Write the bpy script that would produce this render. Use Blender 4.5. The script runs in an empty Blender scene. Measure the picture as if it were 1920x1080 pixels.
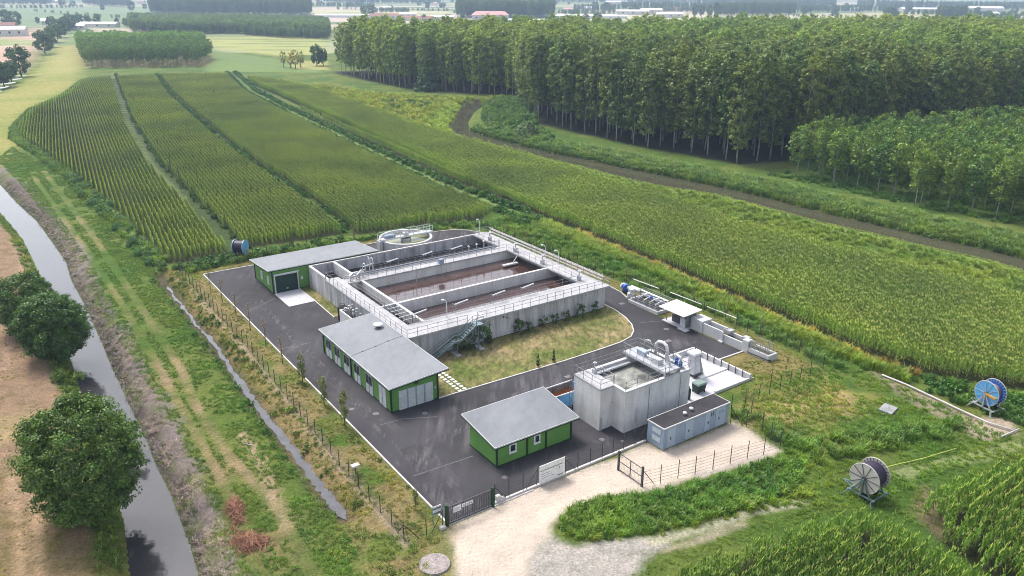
# Aerial view of a small water treatment works among maize fields and poplar woods
HAZE, SUN_EL, SKY_S, SUN_E, SUN_A, EXPO, ROLL_SIGN = .00020, .98, .15, 1.9, 18, 1.03, 1
import bpy, math, random
import numpy as np
from math import sin, cos, pi, radians
from mathutils import Vector, Matrix
random.seed(11)
rng = np.random.default_rng(11)
SC = bpy.context.scene
COL = SC.collection

# ------------------------------------------------------------------ survey: camera and site axes
FOC, CAMZ, PITCH, ROLL, YA = 1490.0, 45.0, math.atan(562/1490.0), radians(-.3), radians(54.9)
def at(px, py, z=0.0):
    """ground point seen at a pixel of the 1920 px wide photograph"""
    x, y = px-960, py-540
    c, s = cos(-ROLL), sin(-ROLL)
    x, y = c*x-s*y, s*x+c*y
    d = (x, FOC*cos(PITCH)-y*sin(PITCH), -FOC*sin(PITCH)-y*cos(PITCH))
    t = (z-CAMZ)/d[2]
    return (d[0]*t, d[1]*t)
UX, UY = sin(YA), cos(YA)
O = at(842, 987)
TH = pi/2-YA
def W(u, v): return (O[0]+u*UX-v*UY, O[1]+u*UY+v*UX)
def UV(x, y): return ((x-O[0])*UX+(y-O[1])*UY, -(x-O[0])*UY+(y-O[1])*UX)

# ------------------------------------------------------------------ mesh builder
class MB:
    def __init__(s, u0=0, v0=0, z0=0): s.v, s.f, s.o = [], [], (u0, v0, z0)
    def add(s, vs, fs):
        n = len(s.v); o = s.o
        s.v += [(a-o[0], b-o[1], c-o[2]) for a, b, c in vs]
        s.f += [tuple(i+n for i in q) for q in fs]
    def box(s, x0, x1, y0, y1, z0, z1, b=0.0):
        if b > 0:
            P = []
            for z, k in ((z0, 0), (z1-b, 0), (z1, b)):
                P += [(x0+k, y0+k, z), (x1-k, y0+k, z), (x1-k, y1-k, z), (x0+k, y1-k, z)]
            F = [(3, 2, 1, 0), (8, 9, 10, 11)]
            for l in (0, 4):
                for i in range(4): F.append((l+i, l+(i+1) % 4, l+4+(i+1) % 4, l+4+i))
            s.add(P, F); return
        s.add([(x0, y0, z0), (x1, y0, z0), (x1, y1, z0), (x0, y1, z0), (x0, y0, z1), (x1, y0, z1), (x1, y1, z1), (x0, y1, z1)],
              [(3, 2, 1, 0), (4, 5, 6, 7), (0, 1, 5, 4), (1, 2, 6, 5), (2, 3, 7, 6), (3, 0, 4, 7)])
    def hexa(s, bot, top):
        s.add(list(bot)+list(top), [(3, 2, 1, 0), (4, 5, 6, 7), (0, 1, 5, 4), (1, 2, 6, 5), (2, 3, 7, 6), (3, 0, 4, 7)])
    def prism(s, poly, z0, z1):
        n = len(poly)
        s.add([(x, y, z0) for x, y in poly]+[(x, y, z1) for x, y in poly],
              [tuple(range(n-1, -1, -1)), tuple(range(n, 2*n))]+[(i, (i+1) % n, n+(i+1) % n, n+i) for i in range(n)])
    def sheet(s, poly, z): s.add([(x, y, z) for x, y in poly], [tuple(range(len(poly)))])
    def tube(s, pts, r, n=6, close=False):
        pts = [Vector(p) for p in pts]; R = []
        m = len(pts); last = None
        for i, p in enumerate(pts):
            a = pts[(i-1) % m] if (i or close) else p; b = pts[(i+1) % m] if (i < m-1 or close) else p
            d = (b-a).normalized() if (b-a).length > 1e-9 else Vector((0, 0, 1))
            up = Vector((0, 0, 1)) if abs(d.z) < .95 else Vector((0, 1, 0))
            if last is not None and abs(d.dot(last)) < .9: up = last
            e1 = d.cross(up).normalized(); e2 = e1.cross(d).normalized(); last = e2
            rr = r[i] if isinstance(r, (list, tuple)) else r
            R.append([tuple(p+(e1*cos(2*pi*k/n)+e2*sin(2*pi*k/n))*rr) for k in range(n)])
        F = []
        for i in range(m if close else m-1):
            j = (i+1) % m
            for k in range(n): F.append((i*n+k, i*n+(k+1) % n, j*n+(k+1) % n, j*n+k))
        if not close: F += [tuple(range(n-1, -1, -1)), tuple(range((m-1)*n, m*n))]
        s.add([q for ring in R for q in ring], F)
    def bar(s, p, q, w, h=None):
        h = h or w; p, q = Vector(p), Vector(q); d = (q-p).normalized()
        up = Vector((0, 0, 1)) if abs(d.z) < .95 else Vector((1, 0, 0))
        a = d.cross(up).normalized()*w/2; b = a.cross(d).normalized()*h/2
        s.hexa([tuple(p-a-b), tuple(p+a-b), tuple(p+a+b), tuple(p-a+b)], [tuple(q-a-b), tuple(q+a-b), tuple(q+a+b), tuple(q-a+b)])
    def lathe(s, prof, cx, cy, n=24, z=0, cap=True):
        V = [(cx+r*cos(2*pi*k/n), cy+r*sin(2*pi*k/n), z+h) for r, h in prof for k in range(n)]
        F = [(i*n+k, i*n+(k+1) % n, (i+1)*n+(k+1) % n, (i+1)*n+k) for i in range(len(prof)-1) for k in range(n)]
        if cap: F += [tuple(range(n-1, -1, -1)), tuple(range((len(prof)-1)*n, len(prof)*n))]
        s.add(V, F)
    def disc(s, c, ax, r0, r1, w, n=32):
        """annulus (r0 > 0) or disc of thickness w around centre c with axis ax"""
        c, ax = Vector(c), Vector(ax).normalized()
        up = Vector((0, 0, 1)); e1 = ax.cross(up).normalized(); e2 = e1.cross(ax).normalized()
        V = []
        for off, r in ((-w/2, r0), (-w/2, r1), (w/2, r1), (w/2, r0)):
            V += [tuple(c+ax*off+(e1*cos(2*pi*k/n)+e2*sin(2*pi*k/n))*r) for k in range(n)]
        F = [(i*n+k, i*n+(k+1) % n, ((i+1) % 4)*n+(k+1) % n, ((i+1) % 4)*n+k) for i in range(4) for k in range(n)]
        s.add(V, F)
    def rail(s, pts, h=1.1, every=1.5, r=.032, rails=(1.1, .58), toe=0):
        for a, b in zip(pts[:-1], pts[1:]):
            L = math.dist(a, b); n = max(1, round(L/every))
            for k in range(n+1):
                if k == n and b is not pts[-1]: continue
                t = k/n; p = [a[i]+(b[i]-a[i])*t for i in range(3)]
                s.tube([p, (p[0], p[1], p[2]+h)], r, 5)
            for z in rails: s.tube([(a[0], a[1], a[2]+z), (b[0], b[1], b[2]+z)], r*.9, 5)
            if toe: s.bar((a[0], a[1], a[2]+toe/2), (b[0], b[1], b[2]+toe/2), .012, toe)
    def build(s, name, m, parent=None, smooth=False):
        me = bpy.data.meshes.new(name); me.from_pydata(s.v, [], s.f)
        if isinstance(m, bpy.types.Material): me.materials.append(m)
        if smooth: me.polygons.foreach_set('use_smooth', [True]*len(me.polygons))
        ob = bpy.data.objects.new(name, me); COL.objects.link(ob)
        if parent: ob.parent = parent
        return ob
def tag(o, label, cat, group=None):
    o['label'] = label; o['category'] = cat
    if group: o['group'] = group
    return o
def thing(name, label, cat, loc=(0, 0, 0), rot=0.0, group=None):
    o = bpy.data.objects.new(name, None); COL.objects.link(o)
    o.empty_display_size = .3
    o.location = loc; o.rotation_euler = (0, 0, rot)
    return tag(o, label, cat, group)
def fth(name, label, cat, u, v, z=0.0, group=None): return thing(name, label, cat, (*W(u, v), z), TH, group)
def fone(name, label, cat, mb, m, group=None, smooth=False):
    """a thing that is one mesh, built in site coordinates around mb's own origin"""
    o = mb.build(name, m, None, smooth); o.location = (*W(mb.o[0], mb.o[1]), mb.o[2]); o.rotation_euler = (0, 0, TH)
    return tag(o, label, cat, group)
def struct(name, mb, m, site=True):
    o = mb.build(name, m); o['kind'] = 'structure'
    if site: o.location = (*W(mb.o[0], mb.o[1]), mb.o[2]); o.rotation_euler = (0, 0, TH)
    return o
def copy_tree(o, parent=None):
    c = o.copy(); COL.objects.link(c)
    if parent: c.parent = parent
    for ch in list(o.children): copy_tree(ch, c)
    return c

# ------------------------------------------------------------------ materials
class NT:
    def __init__(s, name):
        s.m = bpy.data.materials.new(name); s.m.use_nodes = True
        s.t = s.m.node_tree; s.b = s.t.nodes['Principled BSDF']; s.out = s.t.nodes['Material Output']
    def n(s, k, **kw):
        x = s.t.nodes.new('ShaderNode'+k)
        for a, b in kw.items(): setattr(x, a, b)
        return x
    def l(s, a, b): s.t.links.new(a, b)
    def pos(s, stretch=(1, 1, 1), rot=0.0):
        g = s.n('NewGeometry'); mp = s.n('Mapping'); mp.inputs['Scale'].default_value = stretch; mp.inputs['Rotation'].default_value = (0, 0, rot)
        s.l(g.outputs['Position'], mp.inputs['Vector']); return mp.outputs[0]
    def noise(s, vec, scale, detail=5, rough=.6):
        x = s.n('TexNoise'); x.inputs['Scale'].default_value = scale; x.inputs['Detail'].default_value = detail; x.inputs['Roughness'].default_value = rough
        s.l(vec, x.inputs['Vector']); return x.outputs['Fac']
    def ramp(s, fac, stops):
        r = s.n('ValToRGB'); e = r.color_ramp.elements
        while len(e) < len(stops): e.new(.5)
        for i, (p, c) in enumerate(stops):
            e[i].position = p; e[i].color = (*c, 1) if len(c) == 3 else c
        s.l(fac, r.inputs[0]); return r.outputs[0]
    def mix(s, a, b, fac, mode='MIX'):
        x = s.n('Mix', data_type='RGBA', blend_type=mode)
        for sock, val in ((x.inputs[0], fac), (x.inputs[6], a), (x.inputs[7], b)):
            if isinstance(val, bpy.types.NodeSocket): s.l(val, sock)
            else: sock.default_value = val if not isinstance(val, tuple) else ((*val, 1) if len(val) == 3 else val)
        return x.outputs[2]
    def base(s, c): s.l(c, s.b.inputs['Base Color'])
    def set(s, rough=.8, metal=0, spec=.3):
        s.b.inputs['Roughness'].default_value = rough; s.b.inputs['Metallic'].default_value = metal
        s.b.inputs['Specular IOR Level'].default_value = spec
    def bump(s, h, dist, strength=1.0):
        x = s.n('Bump'); x.inputs['Distance'].default_value = dist; x.inputs['Strength'].default_value = strength
        s.l(h, x.inputs['Height']); s.l(x.outputs[0], s.b.inputs['Normal'])
def surf(name, c1, c2=None, scale=.8, rough=.8, metal=0, spec=.3, fine=6.0, famt=.25, stretch=(1, 1, 1), rot=0.0, bump=0.0, lo=.35, hi=.65):
    t = NT(name); t.set(rough, metal, spec); c2 = c2 or tuple(x*.8 for x in c1)
    p = t.pos(stretch, rot)
    c = t.ramp(t.noise(p, scale, 6), [(lo, c1), (hi, c2)])
    f = t.ramp(t.noise(p, fine, 4), [(.3, (1-famt,)*3), (.7, (1+famt*.4,)*3)])
    t.base(t.mix(c, f, 1.0, 'MULTIPLY'))
    if bump: t.bump(t.noise(p, fine, 4), bump)
    return t.m
M = {}
def concrete(name, c, dark, stain=.5):
    t = NT(name); t.set(.85)
    p = t.pos(); ps = t.pos((1, 1, .12))
    b = t.ramp(t.noise(p, .5, 6), [(.3, c), (.7, tuple(x*.82 for x in c))])
    st = t.ramp(t.noise(ps, 1.1, 5, .65), [(.42, (1, 1, 1)), (.66, dark)])
    b = t.mix(b, st, stain, 'MULTIPLY')
    f = t.ramp(t.noise(p, 7, 4), [(.3, (.86,)*3), (.7, (1.05,)*3)])
    b = t.mix(b, f, 1.0, 'MULTIPLY')
    vo = t.n('TexVoronoi'); vo.inputs['Scale'].default_value = .8; t.l(p, vo.inputs['Vector'])
    h = t.ramp(vo.outputs['Distance'], [(.055, (.45, .42, .4)), (.085, (1, 1, 1))])
    t.base(t.mix(b, h, .8, 'MULTIPLY')); t.bump(t.noise(p, 9, 4), .02)
    return t.m
M['concrete'] = concrete('weathered_concrete', (.60, .59, .61), (.40, .38, .38), .8)
M['pale_concrete'] = concrete('pale_concrete', (.76, .745, .74), (.60, .56, .53), .45)
M['white_concrete'] = concrete('new_concrete', (.58, .575, .59), (.75, .74, .72), .35)
M['deck'] = surf('walkway_concrete', (.42, .415, .43), (.32, .315, .33), .7, .8, famt=.15)
M['kerb'] = surf('kerb_stone', (.62, .58, .57), (.48, .45, .44), 1.5, .85)
M['cover'] = surf('cast_cover', (.22, .20, .21), (.13, .12, .13), 3, .8, fine=9, famt=.5)
M['slab'] = surf('slab_concrete', (.50, .50, .53), (.41, .40, .42), .8, .8, famt=.12)
M['green'] = surf('green_panel', (.125, .29, .065), (.112, .26, .058), .6, .55, spec=.35, fine=3, famt=.10)
M['dark_green'] = surf('dark_green_trim', (.012, .05, .022), (.010, .04, .018), .6, .6)
M['door_green'] = surf('dark_green_door', (.010, .042, .034), (.008, .034, .028), .6, .45)
M['roof'] = surf('grey_roof_sheet', (.205, .215, .235), (.150, .160, .178), .22, .65, fine=1.4, famt=.12, rot=-TH, stretch=(1, .5, 1), lo=.3, hi=.75)
M['roof_edge'] = surf('white_roof_edge', (.62, .62, .62), (.5, .5, .5), 1, .5)
M['black'] = surf('black_rubber', (.012, .012, .014), None, 2, .6)
M['white'] = surf('white_paint', (.72, .73, .74), (.64, .65, .66), 1.2, .5)
M['panel'] = surf('white_door_panel', (.60, .62, .64), (.52, .54, .56), 1.2, .45)
M['bright'] = surf('bright_white_sheet', (.86, .85, .83), (.80, .79, .77), 1.2, .5)
M['steel'] = surf('galvanised_steel', (.56, .57, .60), (.44, .45, .48), 2, .42, .35, .5)
M['rail'] = surf('railing_steel', (.27, .275, .29), (.20, .205, .22), 2, .45, .2, .5)
M['dark_rail'] = surf('dark_steel', (.10, .10, .115), (.07, .07, .08), 2, .5, .3)
M['stair'] = surf('blue_grey_steel', (.20, .27, .29), (.15, .20, .22), 2, .5, .3)
M['teal'] = surf('dull_teal_steel', (.16, .24, .23), (.11, .17, .165), 2, .5, .2)
M['glass'] = surf('window_glass', (.015, .02, .03), (.02, .028, .04), 1, .08, spec=.7, famt=.05)
M['cabin'] = surf('blue_grey_cabin', (.27, .34, .43), (.23, .30, .38), .5, .6, famt=.1)
M['cabin_door'] = surf('pale_cabin_door', (.36, .43, .52), (.32, .39, .48), .5, .55, famt=.1)
M['felt'] = surf('roof_felt', (.030, .028, .032), (.050, .046, .052), .35, .9, fine=2, lo=.35, hi=.7)
M['blue'] = surf('blue_paint', (.02, .13, .50), (.018, .11, .42), 1, .4, spec=.5, famt=.1)
M['light_blue'] = surf('light_blue_paint', (.11, .38, .72), (.10, .33, .64), 1, .4, spec=.5, famt=.1)
M['orange'] = surf('rusty_orange', (.36, .09, .02), (.18, .05, .02), 1.5, .8)
M['rust'] = surf('rusted_lining', (.26, .22, .19), (.16, .10, .07), 1.5, .85)
M['yellow'] = surf('yellow_paint', (.70, .36, .04), None, 1, .5)
M['hose'] = surf('black_hose', (.040, .030, .060), (.030, .022, .045), 1, .5, famt=.3, fine=14)
M['cream'] = surf('cream_disc', (.56, .52, .47), (.48, .44, .40), .8, .55, famt=.12)
M['bin'] = surf('green_bin', (.02, .045, .038), None, 2, .5)
M['bin_lid'] = surf('pale_green_lid', (.20, .28, .25), None, 2, .5)
M['rubber'] = M['black']
M['bark'] = surf('pale_bark', (.42, .41, .38), (.26, .25, .22), 1.5, .9, stretch=(1, 1, .4))
M['dark_bark'] = surf('brown_bark', (.10, .075, .05), (.06, .045, .03), 2, .9, stretch=(1, 1, .4))
M['pinkroof'] = surf('pink_tile_roof', (.62, .34, .32), (.54, .29, .28), .2, .8)
M['redroof'] = surf('red_tile_roof', (.34, .15, .11), (.27, .12, .09), .2, .8)
M['house'] = surf('plaster_wall', (.70, .66, .62), (.62, .58, .54), .2, .8)
M['poly'] = surf('greenhouse_film', (.78, .80, .82), (.68, .70, .73), .1, .4)
M['wire'] = surf('fence_wire', (.045, .055, .05), None, 2, .6)

def water(name, c, c2, rough, bump, bscale, ior=1.33, nscale=.15, stretch=(1, 1, 1), foam=None):
    t = NT(name); t.set(rough, 0, .5); t.b.inputs['IOR'].default_value = ior
    p = t.pos(stretch)
    t.base(t.ramp(t.noise(p, nscale, 4), [(.35, c), (.65, c2)]))
    if foam:
        fo = t.ramp(t.noise(t.pos((.35, 1, 1), -TH), 1.3, 6, .7), [(.56, (0, 0, 0)), (.70, (1, 1, 1))]); t.base(t.mix(t.b.inputs['Base Color'].links[0].from_socket, foam, fo))
    t.bump(t.noise(t.pos(), bscale, 3), bump)
    return t.m
M['canal_water'] = water('canal_water', (.032, .031, .033), (.046, .044, .048), .03, .014, 1.6, 1.52)
M['river_water'] = water('river_water', (.058, .056, .036), (.070, .067, .044), .02, .0025, 1.0, 1.4)
M['ditch_water'] = water('ditch_water', (.085, .085, .10), (.05, .05, .05), .08, .02, 2.0, 1.5, .6)
M['brown_water'] = water('brown_sludge_water', (.055, .028, .024), (.080, .048, .042), .05, .006, 2.2, 2.0, .25, foam=(.13, .10, .09))
M['black_water'] = water('dark_sludge_water', (.016, .013, .014), (.022, .018, .018), .12, .02, 2.0)
M['foam_water'] = water('churned_grey_water', (.075, .074, .07), (.34, .34, .31), .45, .12, 1.6, 1.33, .62)
M['green_water'] = water('settled_green_water', (.17, .18, .09), (.20, .21, .11), .08, .005, 2)

# asphalt: dusty light streaks running along the site, dark where clean
t = NT('worn_asphalt'); t.set(.88, 0, .25)
ps = t.pos((1, .10, 1), -TH); p = t.pos()
b = t.ramp(t.noise(p, .07, 4), [(.35, (.033, .031, .035)), (.68, (.060, .057, .064))])
s1 = t.ramp(t.noise(ps, .9, 6, .7), [(.47, (0, 0, 0)), (.75, (1, 1, 1))])
k1 = t.ramp(t.noise(p, .09, 3), [(.47, (0, 0, 0)), (.63, (.42, .42, .42))])
m1 = t.n('Math', operation='MULTIPLY'); t.l(s1, m1.inputs[0]); t.l(k1, m1.inputs[1])
b = t.mix(b, (.27, .25, .27), m1.outputs[0])
dk = t.ramp(t.noise(ps, .28, 4), [(.36, (.84, .84, .85)), (.52, (1, 1, 1))])
b = t.mix(b, dk, 1.0, 'MULTIPLY')
f = t.ramp(t.noise(p, 9, 4), [(.3, (.78,)*3), (.7, (1.12,)*3)])
t.base(t.mix(b, f, 1.0, 'MULTIPLY')); t.bump(t.noise(p, 18, 3), .01)
M['asphalt'] = t.m
# dusty tyre tracks: dust that comes and goes along the wheel line
t = NT('tyre_dust'); t.set(.95, 0, .1); t.b.inputs['Base Color'].default_value = (.20, .19, .20, 1)
tr_ = t.n('BsdfTransparent'); mx_ = t.n('MixShader')
f1_ = t.ramp(t.noise(t.pos((1, .12, 1), -TH), 1.6, 6, .75), [(.44, (0, 0, 0)), (.74, (.45, .45, .45))]); f2_ = t.ramp(t.noise(t.pos(), .22, 3), [(.38, (0, 0, 0)), (.6, (1, 1, 1))])
t.l(t.mix(f1_, f2_, 1.0, 'MULTIPLY'), mx_.inputs[0]); t.l(tr_.outputs[0], mx_.inputs[1]); t.l(t.b.outputs[0], mx_.inputs[2]); t.l(mx_.outputs[0], t.out.inputs[0])
M['dust'] = t.m
# sand yard
t = NT('pale_sand'); t.set(.95, 0, .1); p = t.pos()
b = t.ramp(t.noise(p, .16, 5), [(.32, (.60, .50, .41)), (.55, (.54, .47, .41)), (.75, (.46, .39, .32))])
f = t.ramp(t.noise(p, 3.2, 6, .7), [(.28, (.72,)*3), (.55, (1,)*3), (.75, (1.08,)*3)])
t.base(t.mix(b, f, 1.0, 'MULTIPLY')); t.bump(t.noise(p, 5, 5), .05)
M['sand'] = t.m
# lawn in the yard
t = NT('dry_lawn'); t.set(.95, 0, .1); p = t.pos(); ps = t.pos((1, .45, 1), -.5)
b = t.ramp(t.noise(p, .13, 4, .6), [(.36, (.085, .112, .028)), (.50, (.15, .14, .058)), (.66, (.25, .195, .11))])
f = t.ramp(t.noise(ps, 1.5, 6, .8), [(.36, (.42, .48, .34)), (.5, (1,)*3), (.66, (1.75, 1.62, 1.55))])
t.base(t.mix(b, f, 1.0, 'MULTIPLY')); t.bump(t.noise(p, 6, 4), .08)
M['lawn'] = t.m
# open ground: albedo painted per vertex from the land-use map, broken up by noise
t = NT('open_ground'); t.set(.95, 0, .1); p = t.pos()
a = t.n('Attribute', attribute_name='albedo')
f1 = t.ramp(t.noise(p, .55, 6, .7), [(.30, (.62, .66, .55)), (.5, (1,)*3), (.72, (1.35, 1.28, 1.2))])
f2 = t.ramp(t.noise(p, 4.5, 5, .7), [(.3, (.60,)*3), (.7, (1.35,)*3)])
t.base(t.mix(t.mix(a.outputs['Color'], f1, a.outputs['Alpha'], 'MULTIPLY'), f2, a.outputs['Alpha'], 'MULTIPLY')); t.bump(t.noise(p, 2.6, 6, .7), .35)
M['ground'] = t.m

def foliage(name, inst, amt=.25, nscale=.35, trans=.32, sat=1.0):
    """leaf material: per-leaf tint x per-plant colour x slow drift over the ground"""
    t = NT(name); t.t.nodes.remove(t.b)
    ti = t.n('Attribute', attribute_name='tint')
    if inst:
        ca = t.n('Attribute', attribute_name='col', attribute_type='INSTANCER'); c = t.mix(ti.outputs['Color'], ca.outputs['Color'], 1.0, 'MULTIPLY')
    else:
        oi = t.n('ObjectInfo'); r = t.ramp(oi.outputs['Random'], [(0, (.70, .84, .82)), (.5, (1, 1, 1)), (1, (1.35, 1.14, .88))])
        c = t.mix(ti.outputs['Color'], r, 1.0, 'MULTIPLY')
    f = t.ramp(t.noise(t.pos(), nscale, 4), [(.3, (1-amt, 1-amt, 1-amt*.6)), (.7, (1+amt, 1+amt*.8, 1))])
    c = t.mix(c, f, 1.0, 'MULTIPLY')
    d = t.n('BsdfDiffuse'); tr = t.n('BsdfTranslucent'); g = t.n('BsdfGlossy'); g.inputs['Roughness'].default_value = .45; g.inputs['Color'].default_value = (.6, .6, .6, 1)
    t.l(c, d.inputs[0]); t.l(c, tr.inputs[0])
    m = t.n('MixShader'); m.inputs[0].default_value = trans; t.l(d.outputs[0], m.inputs[1]); t.l(tr.outputs[0], m.inputs[2])
    m2 = t.n('MixShader'); m2.inputs[0].default_value = .05; t.l(m.outputs[0], m2.inputs[1]); t.l(g.outputs[0], m2.inputs[2])
    t.l(m2.outputs[0], t.out.inputs[0]); return t.m
M['leaf'] = foliage('leaves', False, .18, .25)
M['leaf_inst'] = foliage('leaves_massed', True, .18, .06)
M['corn_leaf'] = foliage('maize_leaves', True, .24, .045, .2)
M['grass_leaf'] = foliage('grass_blades', True, .3, .25, .2)
# ------------------------------------------------------------------ land-use map and terrain
def pts(L, z=0.0): return np.array([at(x, y, z) for x, y in L])
def vnoise(x, y, scale, seed=0, octaves=4):
    r = np.random.default_rng(seed); T = r.random((64, 64)); out = np.zeros_like(x); amp, tot = 1.0, 0.0
    for o in range(octaves):
        X, Y = x/scale+o*17.3, y/scale+o*9.1
        i, j = np.floor(X).astype(int), np.floor(Y).astype(int); fx, fy = X-i, Y-j
        fx = fx*fx*(3-2*fx); fy = fy*fy*(3-2*fy); i0, i1, j0, j1 = i % 64, (i+1) % 64, j % 64, (j+1) % 64
        out += amp*((T[i0, j0]*(1-fx)+T[i1, j0]*fx)*(1-fy)+(T[i0, j1]*(1-fx)+T[i1, j1]*fx)*fy)
        tot += amp; amp *= .55; scale *= .5
    return out/tot
def seg_dist(x, y, P, closed):
    d2 = np.full(x.shape, 1e18); n = len(P)
    for k in range(n if closed else n-1):
        ax, ay = P[k]; bx, by = P[(k+1) % n]; dx, dy = bx-ax, by-ay
        t = np.clip(((x-ax)*dx+(y-ay)*dy)/max(dx*dx+dy*dy, 1e-12), 0, 1)
        np.minimum(d2, (x-ax-t*dx)**2+(y-ay-t*dy)**2, out=d2)
    return np.sqrt(d2)
def inside(x, y, P):
    c = np.zeros(x.shape, bool); n = len(P)
    for k in range(n):
        ax, ay = P[k]; bx, by = P[(k+1) % n]
        if ay == by: continue
        c ^= ((ay > y) != (by > y)) & (x < (bx-ax)*(y-ay)/(by-ay)+ax)
    return c
def near(x, y, P, m):
    lo, hi = P.min(0)-m, P.max(0)+m
    return np.nonzero((x > lo[0]) & (x < hi[0]) & (y > lo[1]) & (y < hi[1]))[0]
def sdist(x, y, P, m=12.0):
    """signed distance to a closed outline (negative inside), m where farther than m"""
    out = np.full(x.shape, float(m)); k = near(x, y, P, m)
    if len(k):
        d = seg_dist(x[k], y[k], P, True); out[k] = np.where(inside(x[k], y[k], P), -d, d)
    return out
def ldist(x, y, P, m=12.0):
    out = np.full(x.shape, float(m)); k = near(x, y, P, m)
    if len(k): out[k] = seg_dist(x[k], y[k], P, False)
    return out

CANAL_R = pts([(-60, 296), (-25, 332), (0, 357), (30, 390), (67, 423), (100, 467), (123, 500), (133, 533), (160, 583), (173, 610), (193, 653), (214, 703), (233, 742), (253, 784), (280, 839), (295, 878), (323, 932), (346, 990), (365, 1041), (378, 1085), (405, 1180)], -1.5)
CANAL_L = pts([(-90, 320), (-50, 362), (0, 410), (43, 460), (63, 500), (80, 535), (98, 580), (112, 620), (128, 665), (142, 710), (160, 760), (180, 815), (205, 880), (222, 935), (237, 985), (249, 1080), (262, 1180)], -1.5)
CANAL = np.vstack([CANAL_R, CANAL_L[::-1]])
def strip(L, w, z=0.0):
    """outline of a band of width w (m) along a centre line of pixels"""
    P = pts(L, z); T = np.gradient(P, axis=0); T /= np.linalg.norm(T, axis=1)[:, None]; N = np.stack([-T[:, 1], T[:, 0]], 1)
    w = np.array(w)[:, None]/2 if np.ndim(w) else w/2
    return P+N*w, P-N*w
FARCAN_L, FARCAN_R = strip([(-60, 205), (-15, 182), (25, 158), (62, 128), (80, 106), (97, 88), (120, 72), (150, 58)], 5.0, -1.0)
FARCAN = np.vstack([FARCAN_L, FARCAN_R[::-1]])
DITCH = pts([(300, 528), (328, 563), (350, 590), (370, 617), (393, 637), (412, 665), (439, 703), (467, 742), (490, 773), (525, 816), (560, 858), (595, 905), (630, 948), (655, 978)], -.8)
RIV_N = pts([(895, 186), (872, 190), (858, 205), (852, 222), (838, 238), (850, 250), (880, 262), (925, 272), (975, 286), (1032, 298), (1090, 311), (1165, 330), (1245, 348), (1347, 361), (1447, 387), (1547, 413), (1647, 433), (1747, 457), (1847, 477), (1920, 497), (2050, 530), (2250, 590)], -.7)
RIV_F = pts([(905, 196), (885, 212), (874, 230), (876, 246), (900, 254), (935, 263), (985, 276), (1045, 289), (1100, 298), (1180, 315), (1260, 330), (1363, 350), (1453, 370), (1553, 396), (1653, 417), (1753, 440), (1853, 460), (1926, 478), (2060, 510), (2270, 565)], -.7)
RIVER = np.vstack([RIV_N, RIV_F[::-1]])
def height(x, y):
    z = np.zeros_like(x)
    sd = sdist(x, y, CANAL, 6); zc = np.where(sd < 0, -1.5-np.clip(-sd*.5, 0, .7), -1.62+1.62*np.clip(sd/2.4, 0, 1)**.8); z = np.minimum(z, zc)
    sd = sdist(x, y, FARCAN, 6); z = np.minimum(z, np.where(sd < 0, -1.5, -1.1+1.1*np.clip(sd/3, 0, 1)))
    sd = sdist(x, y, RIVER, 8); z = np.minimum(z, np.where(sd < 0, -.75-np.clip(-sd*.4, 0, .8), -.75+.75*np.clip(sd/3.2, 0, 1)**.9))
    d = ldist(x, y, DITCH, 5); z = np.minimum(z, -.90+.90*np.clip((d-.6)/1.5, 0, 1)**.8)
    k = np.nonzero((y < 170) & (z > -.05))[0]
    if len(k):
        u, v = UV(x[k], y[k]); out = np.maximum(np.maximum(-u-.6, u-54), np.maximum(-v-.5, v-82)); out = np.clip(out/3, 0, 1)
        z[k] += (vnoise(x[k], y[k], 5.0, 5)-.5)*.35*out
    return z
FIELD_L = np.vstack([pts([(157, 151), (120, 180), (62, 205), (28, 240)], 2.0), pts([(33, 270), (82, 300), (150, 350), (230, 421), (290, 482), (312, 503), (425, 484), (470, 470), (620, 446), (700, 441), (800, 425), (900, 413), (932, 388), (985, 397), (1000, 402), (960, 372), (830, 325), (700, 268), (560, 210), (470, 168)]), pts([(430, 141), (300, 143)], 2.0)])
FIELD_D = np.vstack([pts([(440, 143), (560, 158), (640, 183), (800, 238), (1000, 290), (1200, 347), (1400, 410), (1700, 480), (1920, 540), (2100, 590)], 2.1), pts([(2100, 790), (1920, 722), (1720, 690), (1600, 648), (1400, 563), (1250, 498), (1100, 438), (1010, 404)])])
FIELD_E = pts([(1130, 1200), (1200, 1082), (1350, 1025), (1500, 968), (1600, 945), (1680, 955), (1740, 993), (1800, 1028), (1900, 1068), (1990, 1110), (1990, 1200)], 2.1)
FIELD_F = pts([(1735, 905), (1752, 945), (1790, 988), (1860, 1030), (1930, 1062), (2100, 1150), (2150, 900), (2030, 790), (1920, 843)], 1.9)
TRACK1 = pts([(207, 148), (240, 240), (290, 320), (350, 380), (437, 470), (460, 500)])
TRACK2 = pts([(290, 148), (320, 190), (400, 260), (480, 320), (560, 370), (650, 440)])
TRACK3 = pts([(430, 142), (470, 178), (560, 223), (700, 288), (830, 348), (960, 396), (1010, 420)])
TALL = np.array([(-103, 470), (-98, 455), (-75, 420), (-50, 388), (-2, 362), (4, 330), (4, 292), (11, 281), (36, 246), (62, 216), (80, 222), (150, 252), (260, 305), (440, 390), (470, 560), (340, 560), (150, 545), (60, 500), (-60, 478)], float)
YOUNG = np.array([(66, 203), (75, 192), (87, 174), (102, 158), (120, 140), (210, 180), (330, 250), (250, 285), (150, 240), (85, 214)], float)
GROVE = np.array([(-251, 482), (-185, 496), (-196, 540), (-250, 660), (-345, 655)], float)

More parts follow.
